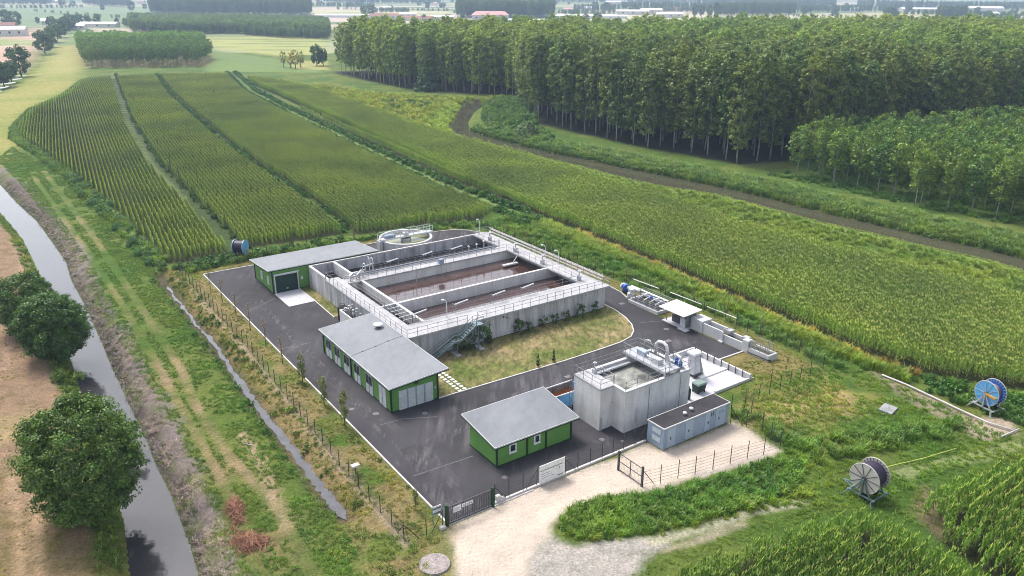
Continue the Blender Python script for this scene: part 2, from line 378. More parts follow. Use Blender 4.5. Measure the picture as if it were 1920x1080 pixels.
def ground_mesh():
    def axis(a, b, st): return list(np.arange(a, b, st))
    def grow(a, b, s0, g):
        out, s = [], s0
        while a < b: out.append(a); a += s; s *= g
        return out
    ys = axis(26, 128, .45)+grow(128, 460, .5, 1.006)+grow(460, 9000, 3, 1.035)
    xr = grow(105, 4600, .6, 1.045); xl = [-q for q in grow(95, 4600, .55, 1.045)][::-1]
    xs = xl[:-1]+axis(-95, 105, .5)+xr
    X, Y = np.meshgrid(np.array(xs), np.array(ys)); nx, ny = len(xs), len(ys)
    x, y = X.ravel(), Y.ravel(); z = height(x, y)
    n1, n2, n3 = vnoise(x, y, 9.0, 1), vnoise(x, y, 2.6, 2), vnoise(x, y, 45.0, 3)
    c = np.empty((len(x), 3)); A = lambda *q: np.array(q)
    g = np.clip((n1-.35)*3, 0, 1)[:, None]
    c[:] = A(.062, .118, .020)*(1-g)+A(.125, .155, .035)*g
    # far patchwork of fields
    ra = .42; fu, fv = x*cos(ra)+y*sin(ra), -x*sin(ra)+y*cos(ra); k = y > 600
    cell = ((np.floor(fu/310+vnoise(x, y, 900, 9, 1)*.4).astype(int)*73856093) ^ (np.floor(fv/120).astype(int)*19349663)) % 7
    pal = np.array([(.17, .20, .085), (.12, .17, .07), (.34, .31, .18), (.22, .24, .11), (.40, .33, .26), (.095, .14, .06), (.27, .28, .16)])
    c[k] = pal[cell[k]]
    def zone(P, col, soft=.8, jit=1.0, amt=1.0, nn=None):
        sd = sdist(x, y, P, 12+soft); a = np.clip(.5-(sd+(n2-.5)*2*jit+(n1-.5)*jit)/soft, 0, 1)*amt
        if nn is not None: a = a*nn
        c[:] = c*(1-a[:, None])+A(*col)*a[:, None]
    def line(P, col, w, soft=.4, jit=.5, amt=1.0, cut=None):
        d = ldist(x, y, P, w+5); a = np.clip(.5-(d-w+(n2-.5)*2*jit)/soft, 0, 1)*amt
        if cut is not None: a = a*np.clip((n1-cut)*6, 0, 1)
        c[:] = c*(1-a[:, None])+A(*col)*a[:, None]
    # distant land
    zone(pts([(-60, 22), (310, 20), (310, 45), (230, 62), (130, 60), (-60, 62)]), (.16, .215, .11), 20, 8)
    zone(pts([(-40, 100), (-40, 175), (40, 130), (58, 100), (75, 75), (82, 60), (60, 60)]), (.42, .28, .22), 6, 3)
    zone(pts([(-40, 84), (65, 84), (72, 95), (-40, 97)]), (.24, .27, .10), 3, 1)
    zone(pts([(110, 95), (125, 72), (160, 62), (158, 95)]), (.13, .20, .07), 5, 2)
    zone(pts([(0, 330), (-90, 330), (-90, 220), (20, 172), (70, 130), (100, 95), (155, 92), (150, 150), (120, 182), (62, 207), (26, 242), (30, 280), (10, 320)]), (.215, .235, .062), 4, 2); zone(pts([(0, 330), (-90, 330), (-90, 220), (20, 172), (70, 130), (100, 95), (155, 92), (150, 150), (120, 182), (62, 207), (26, 242), (30, 280)]), (.30, .27, .09), 5, 3, .7, np.clip((vnoise(x, y, 22.0, 71, 4)-.48)*6, 0, 1))
    zone(pts([(95, 97), (155, 97), (150, 140), (100, 150), (75, 160)]), (.33, .30, .12), 8, 5, .6)
    zone(pts([(330, 78), (600, 72), (610, 105), (520, 110), (395, 96)]), (.30, .31, .11), 3, 2)
    for i, yy in enumerate((80, 84, 88.5, 94, 100)): line(pts([(330+i*18, yy), (610, yy-3)]), (.12, .165, .06), 4.5-.5*i, 3, 2)
    zone(pts([(385, 98), (480, 112), (600, 128), (600, 140), (385, 140)]), (.14, .20, .06), 3, 2)
    zone(pts([(540, 118), (610, 118), (612, 135), (545, 134)]), (.28, .28, .10), 3, 2)
    zone(pts([(1040, 24), (2100, 24), (2100, 42), (1040, 36)]), (.44, .38, .27), 8, 3)
    zone(pts([(1340, 27), (2000, 29), (2000, 33), (1340, 31)]), (.22, .28, .12), 8, 3)
    zone(pts([(570, 22), (840, 22), (845, 36), (575, 34)]), (.40, .37, .22), 10, 4)
    zone(pts([(570, 36), (900, 40), (900, 46), (570, 44)]), (.42, .34, .28), 6, 2)
    for L_, w_ in (([(105, 92), (158, 90)], 3), ([(100, 84), (160, 80)], 4), ([(400, 106), (490, 120), (560, 124)], 2.2), ([(385, 112), (450, 122), (540, 132)], 2.0), ([(-30, 36), (300, 34)], 14), ([(-30, 47), (230, 50)], 9), ([(590, 27), (840, 28)], 14), ([(600, 31), (835, 33)], 9)): line(pts(L_), (.12, .17, .07), w_, 4, 3)
    line(pts([(0, 98), (40, 92), (66, 76), (78, 64)]), (.46, .36, .30), 2.2, 2, 1); line(pts([(85, 57), (140, 60), (220, 62)]), (.42, .37, .30), 2.5, 2, 1)
    # woods and plantation floors
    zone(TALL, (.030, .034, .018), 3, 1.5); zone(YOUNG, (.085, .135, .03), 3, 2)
    zone(GROVE, (.16, .15, .06), 4, 2)
    # maize soil, tracks between the plots
    for P in (FIELD_L, FIELD_D, FIELD_E, FIELD_F): zone(P, (.036, .044, .016), .8, .5)
    line(TRACK1, (.055, .085, .028), 1.7, .8, .5); line(TRACK1[:4]+A(-.6, -.2), (.20, .21, .10), .3, .4, .3, .8)
    line(TRACK2, (.07, .12, .025), 1.4, .8, .5)
    line(TRACK3, (.05, .10, .02), 3.2, .8, .5); line(TRACK3, (.17, .22, .07), .6, .5, .3)
    # river meadow and margins
    zone(pts([(610, 172), (700, 180), (830, 186), (850, 195), (820, 215), (760, 225), (700, 212), (640, 190)]), (.26, .23, .055), 4, 2)
    zone(pts([(820, 200), (850, 195), (850, 215), (835, 238), (800, 240), (790, 225)]), (.27, .33, .045), 3, 2)
    zone(np.vstack([RIV_N[5:], RIV_N[5:][::-1]+A(-4.5, -5.5)]), (.16, .23, .06), 2.5, 1.5)
    # left side: stubble, canal banks, cart tracks, ditch margins
    zone(np.vstack([CANAL_L[1:]+A(-2.6, 0), A(-120, 26)[None], A(-160, 120)[None], A(-140, 180)[None]]), (.25, .170, .110), 1.2, 1.0)
    zone(np.vstack([CANAL_L[1:]+A(-9, 0), A(-120, 26)[None], A(-160, 120)[None], A(-140, 180)[None]]), (.29, .20, .115), 6, 3, .8, np.clip((n3-.45)*6, 0, 1))
    zone(pts([(-30, 900), (100, 880), (240, 1000), (250, 1120), (-30, 1120)]), (.145, .125, .042), 7, 4, .8, np.clip((n1-.40)*5, 0, 1))
    zone(pts([(-30, 790), (60, 790), (70, 820), (-30, 850)]), (.36, .29, .14), 3, 2, .6)
    for q in (28, 62): line(pts([(q-5, 900), (q+12, 1000), (q+22, 1120)]), (.40, .28, .18), .35, .4, .3, .7)
    line(pts([(20, 440), (42, 500), (30, 600), (10, 700)]), (.36, .24, .17), .6, .6, .4, .8)
    sd = sdist(x, y, CANAL, 9); right = inside(x, y, np.vstack([CANAL_R, A(60, 20)[None], A(60, 140)[None], A(-30, 260)[None]]))
    bz = right & (sd < 9)
    for lo, hi, col, soft in ((-3, 1.3, (.085, .070, .062), .7), (1.3, 3.3, (.205, .170, .160), .8)):
        a = np.clip((sd-lo)/soft+.5, 0, 1)*np.clip((hi-sd+(n2-.5)*3.2)/soft+.5, 0, 1)*bz
        if lo > 0: a *= np.clip((vnoise(x, y, 6.0, 8, 3)-.33)*6, 0, 1)
        c[:] = c*(1-a[:, None])+A(*col)*a[:, None]
    zone(pts([(270, 640), (330, 720), (420, 850), (520, 960), (640, 1080), (500, 1080), (400, 900), (330, 780)]), (.215, .165, .080), 6, 4, .75, np.clip((vnoise(x, y, 6.0, 12, 3)-.44)*7, 0, 1))
    T1 = pts([(60, 340), (100, 400), (150, 462), (200, 530), (237, 590), (284, 660), (323, 738), (350, 784), (400, 870), (440, 950), (480, 1030), (500, 1100)])
    T2 = pts([(80, 330), (125, 392), (175, 452), (223, 517), (267, 587), (300, 640), (342, 699), (373, 773), (425, 850), (475, 905), (520, 950), (560, 1020), (600, 1090)])
    line(T1, (.28, .205, .125), .30, .35, .45, .8, .50); line(T2, (.28, .205, .125), .34, .35, .45, .85, .47)
    line(pts([(455, 815), (505, 893), (517, 932), (544, 1002), (560, 1060)]), (.36, .27, .17), .55, .5, .6, .9, .34)
    line(DITCH, (.085, .080, .045), 1.3, .8, .5); line(DITCH+A(1.7, 1.0), (.200, .150, .055), 1.1, .9, .8, .8)
    zone(pts([(345, 540), (383, 521), (842, 990), (850, 1090), (700, 1090), (640, 960), (560, 850), (470, 720), (400, 620)]), (.235, .175, .085), 2, 1.2, .85, np.clip((vnoise(x, y, 3.5, 21, 4)-.34)*5, 0, 1))
    FL = np.array([W(-3.2, 84), W(-3.2, 46), W(-4.0, 14), W(-4.1, -.5)]); line(FL, (.30, .24, .18), .35, .4, .4, .8)
    # yard surroundings
    zone(np.array([W(-.2, 80.2), W(46, 80.2), W(52, 76), W(55, 50), W(56.6, 12), W(55, .5), W(50, .8), W(46, 3), W(46, 9), W(51, 9), W(51, 26), W(53, 36), W(53, 74), W(47, 83), W(-1, 83)]), (.185, .155, .065), 1.2, .8, .85)
    zone(np.array([W(43, .6), W(55, .6), W(55.6, 8.8), W(45.9, 9.1), W(45.9, 3.2)]), (.20, .165, .065), 1, .6, .9)
    zone(pts([(1390, 720), (1520, 700), (1640, 700), (1620, 780), (1500, 800), (1400, 800)]), (.235, .215, .065), 4, 2.5, .8, np.clip((vnoise(x, y, 6.0, 31, 3)-.40)*6, 0, 1))
    zone(pts([(1440, 745), (1570, 725), (1590, 765), (1510, 795), (1420, 790)]), (.34, .25, .125), 3, 2, .75)
    zone(pts([(1640, 693), (1730, 725), (1900, 800), (1850, 815), (1760, 770), (1660, 715)]), (.30, .235, .185), 1.2, .8, .8)
    zone(pts([(1830, 775), (1900, 770), (1905, 800), (1840, 810)]), (.45, .36, .29), 1.5, 1, .9)
    zone(pts([(1740, 905), (1790, 985), (1770, 1000), (1720, 950)]), (.20, .155, .09), 1.2, .8, .7)
    SAND = pts([(838, 992), (927, 951), (1013, 911), (1060, 891), (1160, 853), (1213, 829), (1245, 845), (1375, 788), (1405, 800), (1470, 842), (1400, 868), (1310, 893), (1215, 917), (1130, 930), (1070, 955), (1040, 985), (1035, 1010), (1000, 1050), (985, 1120), (862, 1120), (850, 1020)])
    zone(SAND, (.60, .505, .425), .7, .45); zone(SAND, (.47, .39, .33), 3, 2, .45, np.clip((vnoise(x, y, 5.0, 61, 4)-.5)*6, 0, 1))
    zone(pts([(1465, 835), (1400, 866), (1310, 891), (1300, 884), (1400, 855), (1455, 832)]), (.42, .37, .34), .8, .4, .8)
    zone(pts([(985, 1120), (1000, 1050), (1035, 1005), (1080, 1018), (1170, 1012), (1240, 1006), (1262, 1018), (1190, 1068), (1130, 1120)]), (.385, .355, .325), 1.0, .8)
    line(pts([(1230, 1012), (1330, 985), (1430, 950), (1515, 935)]), (.36, .35, .25), .45, .5, .5, .9, .3); line(pts([(1250, 1030), (1330, 1003), (1400, 978)]), (.36, .31, .23), .35, .5, .5, .8, .35)
    line(pts([(1690, 880), (1760, 862), (1860, 838), (1960, 815)]), (.26, .29, .13), .8, .8, .5, .7)
    line(pts([(842, 1080), (830, 1030), (850, 990)]), (.23, .20, .10), .9, .8, .6, .6)
    alpha = 1-.72*np.clip(.5-sdist(x, y, SAND, 8)/1.2, 0, 1)
    me = bpy.data.meshes.new('ground'); nv = nx*ny
    idx = np.arange(nv).reshape(ny, nx); q = np.stack([idx[:-1, :-1], idx[:-1, 1:], idx[1:, 1:], idx[1:, :-1]], -1).reshape(-1, 4)
    fill(me, np.stack([x, y, z], 1), q, tint=c, attr='albedo', alpha=alpha)
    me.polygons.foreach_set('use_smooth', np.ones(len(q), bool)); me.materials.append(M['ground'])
    ob = bpy.data.objects.new('ground', me); COL.objects.link(ob); ob['kind'] = 'structure'
def fill(me, v, q, tint=None, attr='tint', alpha=None):
    n, k = len(v), len(q)
    me.vertices.add(n); me.vertices.foreach_set('co', np.ascontiguousarray(v, np.float32).ravel())
    me.loops.add(k*4); me.loops.foreach_set('vertex_index', np.ascontiguousarray(q, np.int32).ravel())
    me.polygons.add(k); me.polygons.foreach_set('loop_start', np.arange(0, k*4, 4, dtype=np.int32))
    me.update(calc_edges=True)
    if tint is not None:
        a = me.attributes.new(attr, 'FLOAT_COLOR', 'POINT'); a.data.foreach_set('color', np.hstack([tint, np.ones((n, 1)) if alpha is None else alpha[:, None]]).astype(np.float32).ravel())
ground_mesh()
def band(name, L, R, z, m, grow=.8, N=60):
    n = min(len(L), len(R)); s = np.linspace(0, 1, N)
    rs = lambda P: np.stack([np.interp(s, np.linspace(0, 1, len(P)), P[:, i]) for i in (0, 1)], 1)
    L, R = rs(L), rs(R); D = L-R; D /= np.linalg.norm(D, axis=1)[:, None]; L, R = L+D*grow, R-D*grow
    b = MB(); b.add([(*p, z) for p in L]+[(*p, z) for p in R], [(i, i+1, N+1+i, N+i) for i in range(N-1)])
    return struct(name, b, M[m], False)
band('canal_water', CANAL_L, CANAL_R, -1.5, 'canal_water'); band('far_canal_water', FARCAN_L, FARCAN_R, -1.02, 'canal_water', .3)
band('river_water', RIV_F, RIV_N, -.70, 'river_water')
q_ = np.stack([np.interp(np.linspace(0, 1, 110), np.linspace(0, 1, len(DITCH)), DITCH[:, k]) for k in (0, 1)], 1)[4:]; q_[:, 0] += np.sin(np.arange(106)*.9)*.08
t_ = np.gradient(q_, axis=0); t_ /= np.linalg.norm(t_, axis=1)[:, None]; n_ = np.stack([-t_[:, 1], t_[:, 0]], 1)
w_ = lambda: (np.clip(np.linspace(.12, .55, 106)+rng.normal(0, .13, 106), .04, 1)*np.clip((105-np.arange(106))/4, .02, 1))[:, None]
dl, dr = q_+n_*w_(), q_-n_*w_()
band('ditch_water', dl, dr, -.83, 'ditch_water', 0, 106)
gl, gr = strip([(596, 163), (612, 168), (625, 173), (640, 180)], [2, 7, 8, 2], 0)
band('river_pool_water', gl, gr, .03, 'river_water', .2)
# ------------------------------------------------------------------ yard: asphalt, kerbs, lawn
b = MB(); b.sheet([(.25, .1), (4.9, .2), (24.6, .2), (35.2, 0), (36, 3.25), (45.8, 3.25), (45.75, 9.2), (51, 9.15), (50.4, 25.5), (50.6, 30), (52.4, 34.7), (52.7, 38.5), (52.6, 60), (51.6, 75), (50.4, 77.6), (48.3, 79.2), (45.5, 80), (.45, 80.1)], .03)
struct('asphalt_yard', b, M['asphalt'])
LAWN = [(11.25, 20.9), (29.5, 20.3), (36, 20.35), (39.6, 20.5), (42, 21.1), (43.6, 22.3), (45, 24.2), (46, 26.6), (46.7, 29.6), (46.9, 33), (46.5, 36)]
b = MB(); b.sheet(LAWN+[(46.2, 36), (46.1, 31.1), (12.8, 31.1), (12.8, 42), (11.25, 42)], .09); struct('lawn', b, M['lawn'])
b = MB(); b.sheet([(11.2, 64.8), (11.2, 58.2), (11.0, 50.6), (12.85, 50.6), (12.85, 64.8)], .085); struct('grass_strip', b, M['lawn'])
def kerb(L, w=.16, h=.13):
    b = MB()
    for p, q in zip(L[:-1], L[1:]): b.bar((*p, h/2), (*q, h/2), w, h)
    return struct('kerb', b, M['kerb'])
kerb([(.2, .1), (.4, 80.15)]); kerb([(.4, 80.2), (45.5, 80.1), (48.4, 79.3), (50.5, 77.7), (51.7, 75.1), (52.7, 60), (52.8, 38.5), (52.5, 34.7), (51.6, 32.3)])
kerb([(11.25, 20.8)]+LAWN[1:]); kerb([(11.15, 64.8), (11.15, 58.3), (10.95, 50.5)], .14); kerb([(51.1, 9.15), (45.8, 9.25)], .2)
kerb([(45.85, 3.2), (45.75, 9.2)], .12)
b = MB(); b.box(7.05, 11.1, 58.3, 64.75, 0, .06); struct('ramp_slab', b, M['slab'])

for q in (((3.0, 19.2), (5.6, 19.0)), ((5.6, 19.0), (9.0, 17.2)), ((.6, 44.5), (4.9, 44.2)), ((1.5, 60), (6.6, 63)), ((1.2, 8.5), (8.0, 8.2)), ((46.6, 24), (50, 22.5))):
    b = MB(); b.bar((*q[0], .031), (*q[1], .031), .09, .008); struct('asphalt_joint', b, M['cover'])
for q in ((2.2, 4.6, 10.0, 13.5), (20.5, 23.5, 13.2, 15.4), (1.2, 3.0, 50, 53.2), (44.5, 48.2, 11.5, 14.5)):
    b = MB(); b.sheet([(q[0], q[2]), (q[1], q[2]+.15), (q[1]-.1, q[3]), (q[0]+.1, q[3])], .036); struct('asphalt_patch', b, M['felt'])
rd = random.Random(5); nd = [0]
def dust(L, w):
    b = MB(); P = np.array(L, float); s_ = np.linspace(0, 1, 24); P = np.stack([np.interp(s_, np.linspace(0, 1, len(P)), P[:, k]) for k in (0, 1)], 1)
    for _ in range(3): P[1:-1] = (P[:-2]+P[1:-1]*2+P[2:])/4
    T_ = np.gradient(P, axis=0); T_ /= np.linalg.norm(T_, axis=1)[:, None]; N_ = np.stack([-T_[:, 1], T_[:, 0]], 1)*w/2; nd[0] += 1; zz = .0385+.0016*nd[0]
    b.add([(*p, zz) for p in P+N_]+[(*p, zz) for p in P-N_], [(24+i, 25+i, i+1, i) for i in range(23)]); struct('tyre_tracks_on_road', b, M['dust'])
for k in range(6):
    a = rd.uniform(.8, 4.2); dust([(a, .6), (a+rd.uniform(-.4, .6), 14), (rd.uniform(.8, 3.9), 34), (rd.uniform(1.0, 4.6), rd.uniform(48, 76))], rd.uniform(.35, 1.0))
for k in range(6):
    a = rd.uniform(1.2, 4.2); dust([(a, 1), (a+.3, 7), (a+2.2, 12.5+rd.uniform(-1, 2)), (11, 14.5+rd.uniform(-1.5, 3)), (rd.uniform(16, 34), 14.5+rd.uniform(-1, 3.4))], rd.uniform(.35, 1.1))
for k in range(4): dust([(rd.uniform(6, 8), 2+k*.6), (14, 2.2+.4*k), (20.5, 2+.5*k)], .6)
# ------------------------------------------------------------------ green buildings
def wall_panel_lines(t, b, L):
    pass
def shed(name, label, u0, u1, v0, v1, z, roof, posts, zr=.14):
    """z: heights at (u0v0, u1v0, u1v1, u0v1); roof: overhang rectangle"""
    t = fth(name, label, 'building', (u0+u1)/2, (v0+v1)/2); o = ((u0+u1)/2, (v0+v1)/2)
    b = MB(*o); c = [(u0, v0), (u1, v0), (u1, v1), (u0, v1)]
    b.hexa([(*p, 0) for p in c], [(*p, h-.02) for p, h in zip(c, z)]); b.build('wall', M['green'], t)
    # roof plane through three corner heights
    gx, gy = (z[1]-z[0])/(u1-u0), (z[3]-z[0])/(v1-v0)
    hz = lambda u, v: z[0]+(u-u0)*gx+(v-v0)*gy
    R = [(roof[0], roof[2]), (roof[1], roof[2]), (roof[1], roof[3]), (roof[0], roof[3])]
    b = MB(*o); b.hexa([(*p, hz(*p)+.0) for p in R], [(*p, hz(*p)+zr) for p in R]); r = b.build('roof', M['roof_edge'], t)
    e = .07; R2 = [(roof[0]+e, roof[2]+e), (roof[1]-e, roof[2]+e), (roof[1]-e, roof[3]-e), (roof[0]+e, roof[3]-e)]
    b = MB(*o); b.hexa([(*p, hz(*p)+zr-.01) for p in R2], [(*p, hz(*p)+zr+.015) for p in R2]); b.build('roof_sheet', M['roof'], r)
    b = MB(*o)
    R3 = [(p[0]*(1-.0), p[1]) for p in R]
    for i in range(4):
        p, q = R3[i], R3[(i+1) % 4]; b.bar((*p, hz(*p)-.06), (*q, hz(*q)-.06), .10, .10)
    b.build('gutter', M['dark_green'], r)
    for pu, pv in posts:
        b = MB(*o); b.box(pu-.09, pu+.09, pv-.09, pv+.09, 0, hz(pu, pv)-.03); b.build('corner_trim', M['dark_green'], t)
    b = MB(*o); b.box(u0-.05, u1+.05, v0-.05, v1+.05, 0, .16); b.build('plinth', M['dark_green'], t)
    return t, o, hz
# office block with glazed doors
t, o, hz = shed('office_building', 'long green office block with five glazed double doors and a white roof vent', 5.15, 11.15, 20.85, 40.1, (3.2, 3.6, 3.6, 3.2), (4.75, 12.45, 20.4, 40.7), [(5.14, 20.84), (11.16, 20.84), (5.14, 31.5), (5.14, 40.1)])
for va, vb in ((37.45, 39.2), (34.7, 36.45), (31.85, 33.55), (28.85, 30.5), (25.45, 27.25)):
    b = MB(*o); b.box(5.06, 5.149, va, vb, .12, 2.62); w = b.build('door', M['panel'], t)
    mid = (va+vb)/2
    for a, c in ((va+.1, mid-.06), (mid+.06, vb-.1)):
        b = MB(*o); b.box(5.035, 5.059, a, c, 1.32, 2.5); b.build('pane', M['glass'], w)
    b = MB(*o); b.box(5.04, 5.062, mid-.02, mid+.02, .14, 1.3); b.build('gap', M['dark_rail'], w)
    b = MB(*o); b.box(5.0, 5.05, mid-.1, mid-.04, 1.05, 1.2); b.build('handle', M['dark_rail'], w)
b = MB(*o); b.box(5.06, 5.149, 22.0, 23.75, .12, 2.55); w = b.build('white_door', M['panel'], t); w['label'] = 'plain white double door without glass'
b = MB(*o); b.box(5.04, 5.062, 22.85, 22.9, .14, 2.5); b.build('gap', M['dark_rail'], w)
b = MB(*o); b.box(6.1, 10.5, 20.76, 20.849, .1, 2.5); w = b.build('folding_gate', M['panel'], t)
for k in range(1, 4):
    uu = 6.1+k*1.1; b = MB(*o); b.box(uu-.09, uu+.09, 20.735, 20.762, .12, 2.48); b.build('jamb', M['cabin'], w)
b = MB(*o); b.box(6.15, 10.45, 20.738, 20.761, 1.22, 1.27); b.build('cross_rail', M['roof_edge'], w)
b = MB(*o); b.box(8.2, 8.6, 20.6, 20.84, 2.9, 3.05); b.build('wall_lamp', M['dark_rail'], t)
b = MB(*o); b.box(10.75, 10.9, 20.78, 20.849, 1.5, 1.75); b.build('switch_box', M['panel'], t)
b = MB(*o, 0)
px = [(4.8, 30.6), (6.5, 30.9), (8.3, 31.05), (10.2, 31.4), (12.4, 31.5)]
for p, q in zip(px[:-1], px[1:]): b.bar((*p, hz(*p)+.165), (*q, hz(*q)+.165), .05, .03)
for p in px[1:4]: b.lathe([(.12, 0), (.12, .05)], *p, 10, hz(*p)+.15)
b.build('lightning_cable', M['dark_rail'], t)
b = MB(*o); hh = hz(11.0, 35.8)+.15
b.lathe([(.30, 0), (.30, .32)], 11.0, 35.8, 18, hh); v = b.build('roof_vent', M['dark_rail'], t)
b = MB(*o); b.lathe([(.42, .30), (.62, .36), (.66, .46), (.60, .54), (.34, .60), (.05, .62)], 11.0, 35.8, 24, hh); b.build('vent_cap', M['white'], v, True)
# front hut
t, o, hz = shed('transformer_hut', 'small green hut with two little windows beside the white notice board', 8.85, 18.3, 5.08, 10.15, (2.62, 2.62, 3.3, 3.3), (8.3, 19.05, 4.6, 10.95), [(8.84, 5.07), (18.31, 5.07), (12.57, 5.07), (14.97, 5.07)])
for a, c in ((10.3, 11.2), (13.4, 14.2)):
    b = MB(*o); b.box(a, c, 4.99, 5.079, 1.15, 2.15); w = b.build('window', M['white'], t)
    b = MB(*o); b.box(a+.17, c-.17, 4.965, 4.992, 1.32, 2.0); b.build('pane', M['glass'], w)
    b = MB(*o); b.box(a-.05, c+.05, 4.93, 5.02, 1.08, 1.149); b.build('sill', M['white'], w)
b = MB(*o); b.lathe([(.08, 0), (.08, .12)], 13.8, 4.98, 8, 2.28); b.build('lamp', M['white'], t)
# garage at the back
t, o, hz = shed('garage_building', 'low green garage with a dark roller door and two narrow white side windows', 7.05, 24.4, 64.95, 73.5, (3.75, 3.75, 3.15, 3.15), (6.45, 25.2, 64.85, 74.1), [(7.04, 64.94), (7.04, 73.5)])
b = MB(*o); b.box(7.3, 11.2, 64.86, 64.949, .05, 3.05); w = b.build('roller_door', M['white'], t)
b = MB(*o); b.box(7.47, 11.03, 64.83, 64.862, .05, 2.8); b.build('shutter', M['door_green'], w)
b = MB(*o); b.box(7.2, 11.3, 64.6, 64.86, 3.0, 3.14); b.build('canopy', M['white'], w)
b = MB(*o); b.box(9.1, 9.4, 64.80, 64.832, .5, .62); b.build('handle', M['white'], w)
b = MB(*o); b.box(11.6, 11.95, 64.88, 64.949, 1.5, 2.0); b.build('notice', M['white'], t)
for a, c in ((66.5, 67.35), (69.6, 70.45)):
    b = MB(*o); b.box(6.97, 7.049, a, c, .95, 2.35); w = b.build('window', M['white'], t)
    for d in (a+.06, (a+c)/2+.03):
        b = MB(*o); b.box(6.95, 6.972, d, d+.34, 1.03, 2.27); b.build('pane', M['panel'], w)

# ------------------------------------------------------------------ main treatment basin
o = (29.4, 48.0); DZ = 3.6
t = fth('treatment_basin', 'large rectangular concrete basin of three brown water tanks ringed by railed walkways', 'basin', *o)
b = MB(*o)
for q in ((12.9, 13.25, 31.4, 64.7), (45.75, 46.1, 31.4, 64.7), (13.25, 45.75, 31.4, 31.75), (13.25, 45.75, 64.4, 64.7)): b.box(*q, -.2, DZ-.25)
b.build('outer_wall', M['concrete'], t)
b = MB(*o); b.box(12.9, 46.1, 64.38, 64.72, DZ-.249, DZ, .03); b.box(12.88, 13.27, 57.2, 64.38, DZ-.249, DZ); b.build('wall_top', M['kerb'], t)
b = MB(*o); b.box(16.9, 17.3, 31.8, 64.37, .2, DZ-.02, .03); b.build('cross_wall', M['pale_concrete'], t)
b = MB(*o); b.box(17.31, 45.7, 42.3, 42.72, .2, DZ+.01, .03); b.build('partition_wall', M['pale_concrete'], t)
b = MB(*o); b.box(17.31, 45.7, 53.75, 54.15, .2, DZ-.22); b.build('partition_wall', M['pale_concrete'], t)
b = MB(*o); b.box(13.2, 16.89, 42.35, 42.65, .2, DZ+.005); b.build('cross_beam', M['white_concrete'], t)
b = MB(*o); b.box(17.31, 17.65, 36, 53.7, 2.7, 2.85); b.build('ledge', M['pale_concrete'], t)
# walkways
def walk(u0, u1, v0, v1, z=DZ, th=.24):
    b = MB(*o); b.box(u0, u1, v0, v1, z-th, z, .02); return b.build('walkway', M['deck'], t)
walk(12.55, 46.65, 30.85, 34.75); walk(12.55, 14.75, 34.76, 57.15); walk(43.65, 46.65, 34.76, 64.35); walk(14.76, 43.64, 53.55, 56.0, DZ-.004)
def rails(L, z=DZ, **k):
    b = MB(*o); b.rail([(*p, z) for p in L], **k); return b.build('railing', M['rail'], t)
rails([(12.65, 57.1), (12.65, 30.95), (21.6, 30.95)]); rails([(23.2, 30.95), (46.55, 30.95), (46.55, 64.3), (44.0, 64.3)])
rails([(14.65, 35.2), (14.65, 53.3)]); rails([(14.6, 57.05), (12.7, 57.05)]); rails([(17.4, 34.65), (43.55, 34.65)]); rails([(43.75, 35.0), (43.75, 53.5)])
rails([(15.2, 53.65), (43.5, 53.65)]); rails([(18.5, 55.9), (43.5, 55.9)]); rails([(43.75, 56.1), (43.75, 64.2)])
rails([(14.8, 34.95), (16.85, 34.95)], rails=(1.1, .8, .5, .25), every=.4)
for n, q, m, z in (('wastewater', (13.3, 45.7, 54.2, 64.35), 'black_water', 1.75), ('wastewater', (17.35, 45.7, 42.75, 53.7), 'brown_water', 1.95), ('wastewater', (17.35, 45.7, 31.8, 42.25), 'brown_water', 1.95), ('wastewater', (13.3, 16.85, 31.8, 54.1), 'black_water', 2.0)):
    b = MB(*o); b.sheet([(q[0], q[2]), (q[1], q[2]), (q[1], q[3]), (q[0], q[3])], z); b.build(n, M[m], t)
# steel pipe rack along the far walkway and sluice machines
b = MB(*o)
for du, z, r in ((46.95, DZ+.2, .11), (47.2, DZ+.55, .09), (46.98, DZ+.85, .09)): b.tube([(du, 33, z), (du, 64, z)], r, 8)
for v in np.arange(33.5, 64.2, 3.0): b.bar((46.66, v, DZ-.1), (47.4, v, DZ-.1), .08); b.bar((47.35, v, DZ-.1), (47.35, v, DZ+1.0), .07)
b.build('pipe_rack', M['kerb'], t)
for v in (35.3, 44.5, 52.0, 59.8):
    b = MB(*o); b.box(44.0, 44.5, v-.25, v+.25, DZ, DZ+.7, .04); b.tube([(44.25, v, DZ+.7), (44.25, v, DZ+1.5)], .09, 8); b.lathe([(.3, 1.42), (.3, 1.5)], 44.25, v, 12, DZ); b.build('sluice_drive', M['steel'], t)
b = MB(*o); b.box(40.6, 43.5, 50.1, 50.75, 2.15, 2.4, .03); b.bar((43.5, 50.4, 3.5), (42.5, 50.4, 2.3), .12); b.build('scum_channel', M['white_concrete'], t)
for u in (25.6, 30.6): 
    b = MB(*o); b.tube([(u, 52.4 if u < 30 else 53.2, .5), (u, 52.4 if u < 30 else 53.2, DZ+.9)], .06, 8); b.build('guide_pole', M['steel'], t)
b = MB(*o); b.box(30.2, 31.0, 53.0, 53.54, DZ+.2, DZ+.95, .03); b.build('control_box', M['cabin'], t)
b = MB(*o)
for k, (u, v) in enumerate(((16.0, 55.4), (16.6, 54.6), (17.2, 55.2), (15.5, 54.4))):
    b.tube([(u, v, DZ), (u, v, DZ+.5+.1*k), (u+.5, v+.2, DZ+.75+.1*k), (u+1.3, v+.2, DZ+.75+.1*k)], .12, 8); b.lathe([(.2, .5), (.24, .6), (.2, .7)], u, v, 10, DZ)
